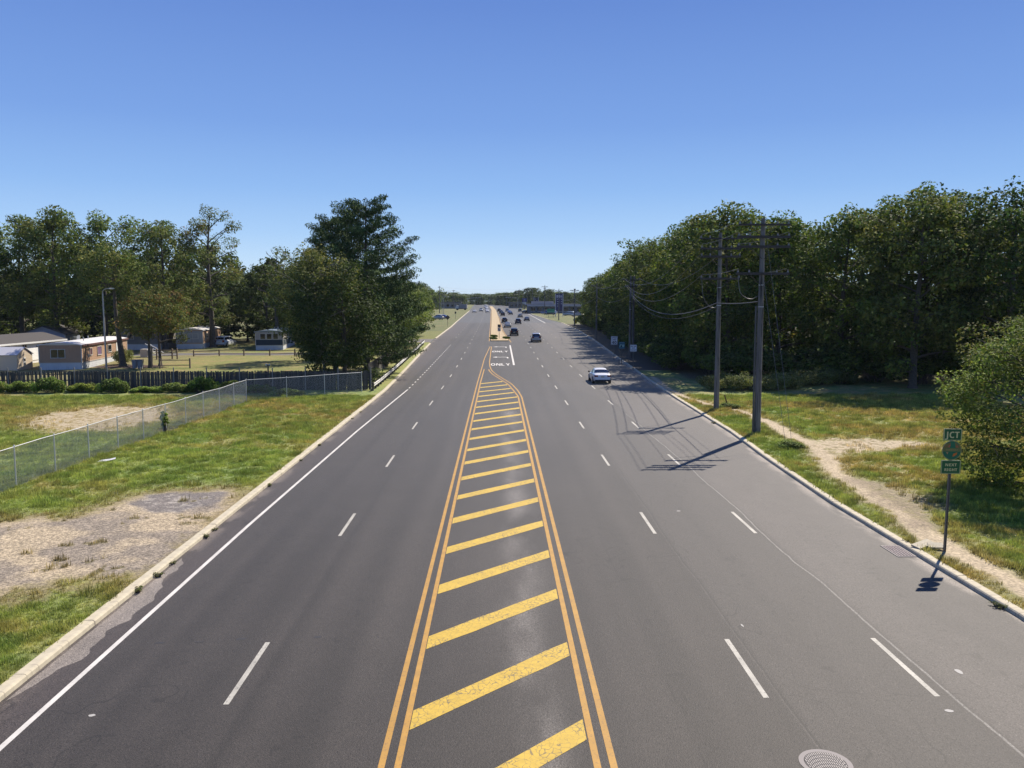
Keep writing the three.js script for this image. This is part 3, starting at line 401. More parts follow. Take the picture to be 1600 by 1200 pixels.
// the wood on the other side
const wood1 = place(leafTree('wood_tree', 'tallest tree of the wood, behind the leafy bush and the green junction sign', { seed: 101, h: 19.5, bare: 0.14, rx: 6, leaves: 19500, size: 0.36, pal: [...GREEN, ...DARK], limbs: 22, clump: 1.12 }), 42.5, 82, 0);
const wood2 = place(leafTree('wood_tree', 'round tree of the wood rising right behind the near utility poles', { seed: 107, h: 18.5, bare: 0.12, rx: 5.4, leaves: 18000, size: 0.35, pal: [...GREEN, ...OLIVE], limbs: 21, clump: 1.1 }), 25, 90, 1);
const wood3 = place(leafTree('wood_tree', 'dark tree of the wood left of the far pole with two trunks', { seed: 113, h: 17, bare: 0.12, rx: 5, leaves: 14000, size: 0.35, pal: DARK.concat(GREEN), limbs: 20, clump: 1.15 }), 24.6, 128, 2);
const front = 'trees at the front edge of the wood', inner = 'trees inside the wood';
const edgeTrees = [[35.5, 85, 2, 0.95], [30.5, 90, 1, 0.9], [49, 82, 3, 0.97], [56, 80, 2, 1.0], [63, 78, 1, 1.0], [24.5, 100, 3, 1.06], [23.6, 110, 2, 0.97], [23.6, 119, 3, 0.98], [23, 138, 2, 0.94], [23, 148, 3, 0.98], [23.4, 158, 1, 0.83], [23.6, 168, 2, 0.85], [24, 178, 3, 0.87], [24.4, 190, 1, 0.72], [25, 202, 2, 0.74], [25.6, 214, 3, 0.72], [26, 226, 2, 0.66], [27.5, 238, 3, 0.64], [38.8, 76.5, 2, 0.99], [46, 74, 3, 1.08]];
const protos = { 1: wood1, 2: wood2, 3: wood3 };
const ordinal = ['first', 'second', 'third', 'fourth', 'fifth', 'sixth', 'seventh', 'eighth', 'ninth', 'tenth', 'eleventh', 'twelfth', 'thirteenth'];
const along = edgeTrees.filter((e) => e[1] >= 96).sort((a, b) => b[1] - a[1]), across = edgeTrees.filter((e) => e[1] < 96).sort((a, b) => a[0] - b[0]);
const frontLabel = (e) => e[1] >= 96 ? `roadside tree of the dark wood, ${ordinal[along.indexOf(e)]} counting from the wood's far end` : `tree backing the mown grass, ${ordinal[across.indexOf(e)]} from the tall near pole`;
edgeTrees.forEach(([x, d, k, s], i) => { const o = tint(dup(protos[k], 'wood_tree', frontLabel(edgeTrees[i]), onLand(x + 2.2 * smooth(96, 106, d) * smooth(205, 165, d), d), x * 3 + d, s, front), i * 3 + 1); if (d > 150) farther(o, protos[k], 9500, 0.48); });
for (const [x, d, k, s] of [[30, 104, 3, 1.05], [31, 118, 1, 0.98], [31, 134, 2, 0.98], [31, 150, 1, 0.95], [32, 168, 3, 1.0], [33, 188, 1, 0.85], [34, 210, 3, 0.85], [36, 232, 2, 0.8], [40, 96, 3, 1.05], [48, 93, 1, 0.97], [57, 92, 3, 1.08], [38, 112, 2, 1.0], [66, 90, 2, 1.05], [40, 130, 1, 0.95]]) farther(tint(dup(protos[k], 'wood_tree', 'tree standing deep inside the dark wood', onLand(x + 2, d), x * 7 + d, s, inner), Math.round(d)), protos[k], 8000, 0.52);
const shrub = place(bush('wood_shrub', 'shrub with pale sunlit leaves under the wood behind the warning signs', { seed: 120, w: 2.6, h: 4.2, leaves: 2600, size: 0.34, pal: [...GREEN, ...DARK], n: 16 }), 21.2, 98);
for (let i = 0; i < 26; i++) { const r = hash(i, 5), d = 84 + i * 6.2, x = xr(d) + 4.6 + r * 1.4; dup(shrub, 'wood_shrub', 'shrub filling the shade under the wood along the kerb', onLand(x + (i < 2 ? 3 : 0), d), i * 2, [1.1, 0.7 + 0.5 * hash(i, 9), 1.2], 'shrubs under the wood'); }
for (let i = 0; i < 11; i++) dup(shrub, 'wood_shrub', 'shrub in deep shade at the back of the mown grass', onLand(27 + i * 3.6, 83.5 - i * 0.75 + (i % 2)), i * 2.3, [1.2, 0.75 + 0.35 * hash(i, 3), 1.2], 'shrubs at the back of the grass');
for (let i = 0; i < 10; i++) dup(shrub, 'wood_shrub', 'shrub hiding the ground far inside the wood', onLand(29 + i * 3.1, 97 + (i % 3) * 5), i * 1.3, [1.7, 1.1, 1.7], 'shrubs deep inside the wood');
// pale brush between grass and wood
const brush = place(bush('brush', 'pale olive bush left of the poles at the edge of the wood', { seed: 131, w: 2.0, h: 1.7, leaves: 5200, size: 0.13, pal: PALE.concat(OLIVE), n: 20 }), 20.2, 75.5);
for (const [x, d, sx, sy, l] of [[22.6, 74.6, 1, 1.05, 'brown-flecked bush between the two near poles'], [25, 75, 1, 1.0, 'pale bush right behind the tall near pole'], [26.6, 76.2, 0.9, 0.85, 'low pale bush just right of the tall near pole'], [28.6, 78.6, 1.1, 0.95, 'taller pale bush behind the guy wires'], [31, 79.6, 1.2, 1.05, 'pale sunlit bush at the edge of the wood beyond the guy wires'], [33.4, 80.2, 1, 0.7, 'last low pale bush before the dark wood']]) dup(brush, 'brush', l, onLand(x, d), x, [sx, sy, sx], null);
// the feathery bush behind the junction sign
{
  const t = place(leafTree('locust_tree', 'feathery light green young tree behind the green junction sign', { seed: 140, h: 7.0, bare: 0.06, rx: 4.1, leaves: 44000, size: 0.135, pal: BRIGHT.concat(GREEN, OLIVE), limbs: 26, tr: 0.014, clump: 1.6, low: 0.9, sub: 4 }), 23.3, 34.4, 2.9, [1.0, 1, 1]);
  farther(dup(t, 'locust_tree', 'feathery young tree at the photo edge beyond the junction sign', onLand(26, 31), 3, [1, 1.08, 1], null), t, 22000, 0.16);
}
// brambles along the wooden fence
const hedge = place(bush('bramble', 'bramble clump at the foot of the wooden fence, nearest the photo edge', { seed: 150, w: 1.9, l: 0.8, h: 1.35, leaves: 3800, size: 0.17, pal: [...GREEN, ...BRIGHT], n: 18, category: 'bramble' }), -45, 73.6);
[[-42.4, 1.0, 'low bramble below the cream shed'], [-39.8, 1.25, 'tall bramble left of the gap in the pickets'], [-37, 0.8, 'bramble in front of the wide-gapped pickets'], [-34.2, 1.2, 'round bramble below the tan mobile home'], [-31.4, 0.55, 'low bramble under the street lamp'], [-28.8, 0.75, 'low leafy bramble below the grey bins'], [-26.3, 1.35, 'tall light-leaved bramble below the rail fence'], [-23.6, 1.0, 'bramble against the fence just left of the chain link corner'], [-21.4, 0.7, 'bramble inside the corner of the chain link fence'], [-48, 0.9, 'bramble cut by the photo edge']].forEach(([x, s, l], i) => tint(dup(hedge, 'bramble', l, onLand(x, 73.7 + 0.3 * hash(i, 1)), i % 2 ? 0.15 : 3.3, [0.85, s * 0.85, 1], null), i));
dup(hedge, 'bramble', 'weeds in front of the chain link end by the kerb', onLand(-18.2, 71.3), 0.5, [0.9, 0.5, 1], null);
dup(brush, 'flowering_bush', 'pale flowering bush beside the tan mobile home', onLand(-47.6, 105.5), 1, [0.7, 1.3, 0.7], null).userData.category = 'bush';

// far woods closing the horizon: reads as one mass
{
  const r = rng(200), clumps = []; for (let i = 0; i < 20; i++) clumps.push({ p: [(r() - 0.5) * 7, i < 6 ? 1 + r() * 2.5 : 3 + r() * 9, (r() - 0.5) * 7], r: 2 + r() * 1.4, w: 1, sy: 0.8 });
  const g = leafCloud(r, clumps, 1300, 1.0, [...DARK, ...DARK, ...GREEN]); const spots = [];
  for (let i = 0; i < 760; i++) { const d = 540 + r() * 380, x = (r() - 0.5) * (i % 2 ? 700 : 260), c = -6 - (d - 460) * 0.035; if (Math.abs(x - c) < (d > 780 ? -1 : d > 640 ? 13 : 24)) continue; spots.push([x, d, 0.6 + r() * 0.25]); }
  for (let i = 0; i < 170; i++) { const d = 300 + r() * 260, x = 62 + r() * 190; spots.push([x, d, 0.75 + r() * 0.4]); }
  for (let i = 0; i < 170; i++) { const d = 170 + r() * 380, x = -95 - r() * 160; spots.push([x, d, 0.9 + r() * 0.5]); }
  for (let i = 0; i < 110; i++) { const d = 310 + r() * 250, x = -46 - r() * 46; spots.push([x, d, 0.8 + r() * 0.4]); }
  const im = new THREE.InstancedMesh(g, leafMat, spots.length), q = new THREE.Object3D(); im.name = 'distant_woods'; im.castShadow = im.receiveShadow = true;
  spots.forEach(([x, d, s], i) => { q.position.set(x, elev(d), -d); q.rotation.y = i; q.scale.set(s * 1.1, s, s * 1.1); q.updateMatrix(); im.setMatrixAt(i, q.matrix); });
  scene.add(im); tag(im, 'far-off wood closing the horizon on both sides of the road', 'woods', null, 'stuff');
}
const farTree = place(leafTree('far_tree', 'dark rounded tree behind the far utility poles beyond the traffic', { seed: 210, h: 13, bare: 0.2, rx: 5, leaves: 2500, size: 0.7, pal: DARK, limbs: 14, clump: 1.3 }), 19.5, 520, 0);
for (const [x, d, s] of [[24, 540, 1], [14, 560, 0.9], [30, 500, 0.85], [38, 470, 0.8], [44, 430, 0.8], [50, 400, 0.8], [34, 560, 0.95], [41, 370, 0.6], [56, 350, 0.9], [66, 330, 1], [48, 300, 0.8], [40, 262, 0.95], [34, 250, 0.9], [48, 250, 1]]) dup(farTree, 'far_tree', 'small dark tree behind the far roadside businesses', onLand(x, d), d, s, 'trees behind the businesses');

// grass blades
{
  const r = rng(300), B = []; for (let i = 0; i < 9; i++) { const a = r() * 6.28, q = r() * 0.08, h = 0.045 + r() * 0.06, l = r() * 0.05, b = a + r() * 2, x = Math.cos(a) * q, z = Math.sin(a) * q, w = 0.006; B.push([x - Math.cos(b) * w, 0, z - Math.sin(b) * w], [x + Math.cos(b) * w, 0, z + Math.sin(b) * w], [x + Math.sin(b) * l, h, z - Math.cos(b) * l]); }
  const g = new THREE.BufferGeometry(); g.setAttribute('position', new THREE.Float32BufferAttribute(B.flat(), 3)); g.computeVertexNormals();
  const gm = new THREE.MeshPhysicalMaterial({ roughness: 0.85, specularIntensity: 0.3, transmission: 0.4, thickness: 0, side: THREE.DoubleSide }), q = new THREE.Object3D(), C = new THREE.Color();
  function scatter(n, xa, xb, label) {
    const P = []; let tries = 0;
    while (P.length < n && tries++ < n * 4) { const u = r(), d = 13 + 58 * Math.pow(u, 1.25), x0 = xa(d), x1 = xb(d), x = x0 + (x1 - x0) * r(); const [c, gr] = land(x, d); if (r() > gr * (0.35 + 0.9 * noise(x * 1.3, d * 1.3))) continue; const cl = noise(x * 2.1 + 9, d * 2.1), s = (0.7 + 0.6 * r()) * (1 + d * 0.012) * (0.45 + 1.25 * cl * cl + 0.35 * noise(x * 0.5, d * 0.5)); P.push([x, d, s, c]); }
    const im = new THREE.InstancedMesh(g, gm, P.length); im.name = numbered('grass'); im.castShadow = im.receiveShadow = true;
    P.forEach(([x, d, s, c], i) => { q.position.set(x, ground(x, d) - 0.005, -d); q.rotation.set((r() - 0.5) * 0.3, r() * 6.28, (r() - 0.5) * 0.3); q.scale.set(s * 1.2, s, s * 1.2); q.updateMatrix(); im.setMatrixAt(i, q.matrix); const t = (0.7 + r() * 0.6) * (0.75 + 0.5 * noise(x * 1.6 + 31, d * 1.6)); im.setColorAt(i, C.setRGB(c[0] * t * 1.75, c[1] * t * 1.7, c[2] * t * 1.4)); });
    scene.add(im); tag(im, label, 'grass', null, 'stuff');
  }
  scatter(150000, (d) => Math.max(-48, xl(d) - 0.32 - 12 - d * 0.5), (d) => xl(d) - 0.32, 'rough green and dry grass on the verge left of the road');
  scatter(100000, (d) => xr(d) + 0.32, (d) => Math.min(40, xr(d) + 5 + d * 0.35), 'green and straw coloured grass on the verge right of the road');
}
// ------------------------------------------------------------------ shared materials
const woodTex = dataTex(128, 512, (i, j) => { const n = fbm(i / 6, j / 60, 4), v = 0.085 + 0.15 * n - 0.08 * (noise(i / 2.2, j / 90) > 0.68) - 0.05 * smooth(0.6, 0.7, fbm(i / 30 + 5, j / 50, 3)); return [v * 1.03, v * 0.98, v * 0.9]; }); woodTex.repeat.set(1, 1);
const poleMat = new THREE.MeshStandardMaterial({ map: woodTex, roughness: 0.9 });
const armMat = mat(0.05, 0.045, 0.04, { roughness: 0.9 }), galv = mat(0.42, 0.43, 0.43, { roughness: 0.45, metalness: 0.6 }), steelDark = mat(0.09, 0.09, 0.085, { roughness: 0.6, metalness: 0.3 });
const wireMat = mat(0.13, 0.13, 0.13, { roughness: 0.5, metalness: 0.4 }), insul = mat(0.2, 0.19, 0.18, { roughness: 0.3 }), whiteP = mat(0.62, 0.62, 0.6, { roughness: 0.6 });
const glassDark = new THREE.MeshPhysicalMaterial({ color: rgb(0.012, 0.014, 0.016), roughness: 0.04, clearcoat: 0.6 });
const blackP = mat(0.012, 0.012, 0.013, { roughness: 0.6 }), rustMat = mat(0.12, 0.05, 0.03);

// ------------------------------------------------------------------ utility poles
function utilityPole(label, x, d, h, { arms = [], r = 0.19, twin = 0, group, brace = true, armW = 3.1, street }) {
  const t = thing('utility_pole', label, 'utility pole', [x, ground(x, d) - 0.1, -d], 0, group);
  const pole = (px) => { const g = new THREE.CylinderGeometry(r * 0.62, r, h + 0.1, 14, 6).translate(px, h / 2, 0); return g; };
  mesh('pole', pole(0), poleMat, t); if (twin) mesh('pole', pole(twin), poleMat, t);
  for (const [y, w, hh] of arms) {
    const arm = mesh('crossarm', bx(w ?? armW, hh ?? 0.15, 0.13, [0, y, r * 0.8 + 0.06]), armMat, t);
    for (const f of [-0.47, -0.26, 0.26, 0.47]) mesh('insulator', [new THREE.CylinderGeometry(0.045, 0.06, 0.1, 8).translate(f * (w ?? armW), y + (hh ?? 0.13) / 2 + 0.05, r * 0.8 + 0.05), new THREE.CylinderGeometry(0.06, 0.03, 0.09, 8).translate(f * (w ?? armW), y + (hh ?? 0.13) / 2 + 0.13, r * 0.8 + 0.05)], insul, arm);
    if (brace && (hh ?? 0.13) > 0.1) for (const s of [-1, 1]) mesh('brace', rod([s * 0.85, y - 0.05, r * 0.8 + 0.05], [s * 0.05, y - 0.72, r * 0.8 + 0.01], 0.018), armMat, arm);
  }
  for (const [f, k] of [[0.7, 0.78], [0.6, 0.83]]) mesh('band', new THREE.CylinderGeometry(r * k, r * k, 0.05, 14).translate(0, h * f, 0), galv, t);
  return t;
}
const A4 = [[12.72, 3.1, 0.11], [12.0], [11.42], [9.82]];
const P = [[15.9, 50.07, 13.06], [16.28, 61.07, 13.1], [18.5, 115.8, 11.4], [18.9, 158.9, 11], [21.4, 232, 10.4], [20.73, 283, 10.7], [20.38, 362, 12.8], [17.4, 420, 12.2], [15.8, 450, 12.4], [15, 480, 12.2], [13.4, 520, 12]];
const p1 = utilityPole('tallest weathered utility pole at the kerb, nearest the camera, with two guy wires', ...P[0], { arms: A4, r: 0.21, armW: 3.2 });
mesh('riser_pipe', rod([-0.3, 0, 0.12], [-0.3, 7.9, 0.05], 0.055), steelDark, p1); mesh('bird_perch', rod([0.02, 13.05, 0], [0.12, 13.35, 0], 0.02), armMat, p1);
mesh('cable_loop', new THREE.TubeGeometry(new THREE.CatmullRomCurve3([V(-1.5, 9.7, 0.2), V(-1.3, 8.6, 0.3), V(-0.7, 8.3, 0.3), V(-0.25, 8.5, 0.2)]), 14, 0.02, 5), wireMat, p1);
const p2 = utilityPole('second utility pole from the camera with four crossarms, beside the leaning rusty post', ...P[1], { arms: A4, r: 0.2, armW: 2.95 });
mesh('cable_loop', new THREE.TubeGeometry(new THREE.CatmullRomCurve3([V(-1.35, 9.7, 0.2), V(-1.2, 8.4, 0.3), V(-0.7, 7.75, 0.3), V(-0.22, 7.7, 0.2)]), 14, 0.02, 5), wireMat, p2);
utilityPole('pair of grey utility poles strapped together behind the white regulation sign', ...P[2], { arms: [[10.9, 2.4], [10.0, 1.6]], r: 0.2, twin: 0.42 });
utilityPole('dark utility pole half hidden against the wood beyond the speed limit sign', ...P[3], { arms: [[10.5, 2.2]], r: 0.18 });
utilityPole('utility pole standing where the wood ends', ...P[4], { arms: [[9.9, 2.4], [10.2, 0.5]], r: 0.18 });
utilityPole('utility pole in front of the tall blue price sign', ...P[5], { arms: [[10.1, 2.6]], r: 0.18 });
utilityPole('utility pole on the dry grass left of the tall blue price sign', ...P[6], { arms: [[12.2, 2.8], [11.4, 0.9]], r: 0.2 });
for (let i = 7; i < 11; i++) utilityPole('distant utility pole in the cluster above the far right-hand traffic', ...P[i], { arms: [[P[i][2] - 0.7, 2.6]], r: 0.18, group: 'distant utility poles right' });
utilityPole('distant utility pole far left of the road, the nearer of two', -27.1, 387, 12.7, { arms: [[12.2, 1.2]], r: 0.19 });
utilityPole('distant utility pole far left of the road, the farther of two', -26.7, 503, 11.5, { arms: [[11.1, 2]], r: 0.19 });
utilityPole('faint utility pole with two crossarms beyond the median end', 6.5, 640, 11, { arms: [[10.4, 2.6], [9.6, 2.6]], r: 0.2 });
function wire(a, b, sag, r = 0.014) { const n = 12, pts = []; for (let i = 0; i <= n; i++) { const t = i / n; pts.push(V(a[0] + (b[0] - a[0]) * t, a[1] + (b[1] - a[1]) * t - sag * 4 * t * (1 - t), a[2] + (b[2] - a[2]) * t)); } return new THREE.TubeGeometry(new THREE.CatmullRomCurve3(pts), 16, r, 4); }
const head = (i, off, y) => [P[i][0] + off, ground(P[i][0], P[i][1]) + y, -P[i][1] + 0.2];
const span = (label, a, b, sag, r) => solo('overhead_wire', wire(a, b, sag, r), wireMat, label, 'wire');
for (const [n, off, y] of [['uppermost kerb-side', -1.5, 12.9], ['uppermost wood-side', 1.5, 12.9], ['second-arm kerb-side', -1.5, 12.2], ['second-arm wood-side', 1.5, 12.2], ['lowest-arm kerb-side', -1.45, 10.02], ['lowest-arm wood-side', 1.45, 10.02]]) span(`${n} wire between the two near utility poles`, head(0, off, y), head(1, off * 0.93, y + 0.02), 0.12, 0.012);
span('thick phone cable between the two near utility poles', head(0, -0.25, 8.05), head(1, -0.2, 7.95), 0.08, 0.024);
for (const [n, off, y, o2, y2] of [['top kerb-side', -1.4, 12.9, -1.1, 11.1], ['top wood-side', 1.4, 12.9, 1.1, 11.1], ['middle kerb-side', -1.4, 11.6, -0.6, 10.15], ['lower kerb-side', -1.35, 10.0, -0.8, 10.15]]) span(`${n} wire sagging from the second pole to the twin pole`, head(1, off, y), head(2, o2, y2), 2.1, 0.02);
span('thick phone cable sagging from the second pole to the twin pole', head(1, -0.2, 7.95), head(2, 0, 8.9), 1.7, 0.03);
span('thin phone cable hanging just under the thick one toward the twin pole', head(1, -0.2, 7.7), head(2, 0, 8.7), 1.9, 0.016);
for (const [n, o, y, o2, y2] of [['top kerb-side', -1.1, 11.1, -1, 10.7], ['top wood-side', 1.1, 11.1, 1, 10.7], ['phone', 0, 8.9, 0, 8.4]]) { span(`${n} wire from the twin pole into the shade of the wood`, head(2, o, y), head(3, o2, y2), 1.1, 0.02); span(`${n} wire running past the wood to its far end`, head(3, o2, y2), head(4, o2, y2 - 0.6), 1.4, 0.022); span(`${n} wire from the wood end to the pole before the blue price sign`, head(4, o2, y2 - 0.6), head(5, o2, y2 - 0.5), 0.9, 0.03); span(`${n} wire left of the blue price sign`, head(5, o2, y2 - 0.5), head(6, o2, y2 + 1.5), 1.2, 0.03); span(`${n} wire toward the far pole cluster`, head(6, o2, y2 + 1.5), head(7, o2, y2 + 1.2), 1, 0.03); }
for (const [y, k] of [[12.2, 'highest'], [11.0, 'middle'], [9.2, 'lowest']]) span(`${k} wire crossing high over the far road`, [-27.1, elev(387) + y, -387], [15.8, elev(450) + y + 0.1, -450], 1.1, 0.02);
for (const [y, k] of [[12, 'upper'], [9, 'lower']]) span(`${k} wire running off to the far left from the nearer distant pole`, [-27.1, elev(387) + y, -387], [-60, elev(330) + y, -330], 1, 0.02);
const guyL = [15.97, ground(15.97, 45.13), -45.13], guyR = [16.32, ground(16.3, 45.13), -45.13];
solo('guy_wire', rod(guyL, [15.95, 9.6, -49.85], 0.01), wireMat, 'guy wire of the tallest pole, the one nearer the road', 'guy wire');
solo('guy_wire', rod(guyR, [16.1, 11.8, -49.85], 0.01), wireMat, 'guy wire of the tallest pole, the one nearer the footpath', 'guy wire');
dup(hedge, 'weeds', 'weed clump round the guy wire anchors', onLand(16.15, 45.0), 0.3, [0.42, 0.3, 0.7], null).userData.category = 'weeds';
dup(hedge, 'weeds', 'weed clump at the foot of the leaning rusty post', onLand(17.5, 62.1), 0.3, [0.5, 0.3, 0.7], null).userData.category = 'weeds';
solo('leaning_post', [bx(0.09, 1.1, 0.03, [0, 0.5, 0]), bx(0.03, 1.1, 0.09, [0, 0.5, 0.03])], rustMat, 'short leaning rusty steel post in the grass', 'post'); { const o = scene.children[scene.children.length - 1]; o.position.set(17.55, ground(17.55, 62.4) - 0.05, -62.4); o.rotation.z = 0.3; }

// ------------------------------------------------------------------ signs
function roundRect(w, h, r) { const s = new THREE.Shape(), x = w / 2, y = h / 2; s.moveTo(-x + r, -y); s.lineTo(x - r, -y); s.absarc(x - r, -y + r, r, -Math.PI / 2, 0); s.lineTo(x, y - r); s.absarc(x - r, y - r, r, 0, Math.PI / 2); s.lineTo(-x + r, y); s.absarc(-x + r, y - r, r, Math.PI / 2, Math.PI); s.lineTo(-x, -y + r); s.absarc(-x + r, -y + r, r, Math.PI, Math.PI * 1.5); return s; }
function panel(parent, shape, w, h, y, tex, z = 0.06, name = 'sign_panel', tilt = 0, xo = 0) {
  const p = mesh(name, new THREE.ExtrudeGeometry(shape, { depth: 0.006, bevelEnabled: false, curveSegments: 20 }), galv, parent); p.position.set(xo, y, z); p.rotation.z = tilt;
  const g = new THREE.ShapeGeometry(shape, 20), q = g.attributes.position; for (let i = 0; i < q.count; i++) g.attributes.uv.setXY(i, q.getX(i) / w + 0.5, q.getY(i) / h + 0.5);
  const f = mesh('sign_face', g, new THREE.MeshStandardMaterial({ map: tex, roughness: 0.55 }), p); f.position.z = 0.009; return p;
}
const uPost = (parent, h, r = 0.03) => mesh('post', [bx(0.075, h + 0.3, 0.012, [0, h / 2 - 0.15, 0]), bx(0.012, h + 0.3, 0.045, [-0.035, h / 2 - 0.15, 0.02]), bx(0.012, h + 0.3, 0.045, [0.035, h / 2 - 0.15, 0.02])], mat(0.16, 0.15, 0.13, { metalness: 0.4, roughness: 0.6 }), parent);
const label2 = (bg, fg, border, lines) => canvasTex(256, 256, (c, w, h) => { c.fillStyle = bg; c.fillRect(0, 0, w, h); if (border) { c.strokeStyle = border; c.lineWidth = 9; c.strokeRect(9, 9, w - 18, h - 18); } c.fillStyle = fg; c.textAlign = 'center'; c.textBaseline = 'middle'; for (const [s, y, size, k] of lines) { c.save(); c.translate(w / 2, y * h); c.font = `bold ${size}px sans-serif`; const m = c.measureText(s).width; c.scale((k * w) / m, 1); c.fillText(s, 0, 0); c.restore(); } });
{
  const t = thing('junction_sign', 'green junction sign assembly on one post beside the catch basin', 'road sign', [14.45, ground(14.45, 25.94), -25.94], 0); t.rotation.z = -0.012;
  uPost(t, 3.9);
  panel(t, roundRect(0.6, 0.38, 0.04), 0.6, 0.38, 3.84, label2('#0f5226', '#c9bf86', '#c9bf86', [['JCT', 0.53, 190, 0.72]]));
  panel(t, new THREE.Shape().absarc(0, 0, 0.315, 0, Math.PI * 2), 0.63, 0.63, 3.33, canvasTex(256, 256, (c) => {
    c.fillStyle = '#6b6a2c'; c.fillRect(0, 0, 256, 256); c.fillStyle = '#0e6040'; c.beginPath(); c.arc(128, 128, 122, 0, 7); c.fill(); c.fillStyle = '#71602d'; c.beginPath(); c.moveTo(20, 60); c.lineTo(110, 20); c.lineTo(100, 92); c.lineTo(16, 100); c.fill(); c.beginPath(); c.moveTo(160, 18); c.lineTo(236, 70); c.lineTo(240, 98); c.lineTo(170, 92); c.fill();
    c.fillStyle = '#0d6645'; c.beginPath(); c.moveTo(105, 14); c.lineTo(158, 14); c.lineTo(170, 60); c.lineTo(150, 98); c.lineTo(112, 98); c.lineTo(108, 55); c.fill();
    c.fillStyle = '#a5553a'; c.beginPath(); c.moveTo(72, 82); c.lineTo(98, 48); c.lineTo(108, 60); c.lineTo(96, 92); c.fill(); c.beginPath(); c.moveTo(178, 88); c.lineTo(194, 60); c.lineTo(206, 82); c.lineTo(200, 94); c.fill();
    c.fillStyle = '#5f6a36'; c.fillRect(8, 98, 240, 46); c.fillStyle = '#8f7a4a'; c.font = 'bold 30px sans-serif'; c.textAlign = 'center'; c.textBaseline = 'middle'; c.save(); c.translate(128, 121); c.scale(1.15, 1); c.fillText('PARKWAY', 0, 0); c.restore();
    c.fillStyle = '#c2651c'; c.beginPath(); c.moveTo(138, 208); c.lineTo(150, 172); c.lineTo(200, 152); c.lineTo(196, 180); c.lineTo(164, 204); c.fill(); c.fillStyle = '#9a7b55'; c.beginPath(); c.moveTo(50, 150); c.lineTo(84, 152); c.lineTo(74, 182); c.fill(); c.strokeStyle = '#8a8a5a'; c.lineWidth = 6; c.beginPath(); c.arc(128, 128, 122, 0, 7); c.stroke();
  }));
  panel(t, roundRect(0.645, 0.44, 0.045), 0.645, 0.44, 2.79, label2('#0d5428', '#c9bf86', '#a9a878', [['NEXT', 0.34, 72, 0.6], ['RIGHT', 0.7, 72, 0.66]]));
}
function post(name, label, x, d, h) { const t = thing(name, label, 'road sign', [x, ground(x, d), -d]); uPost(t, h); return t; }
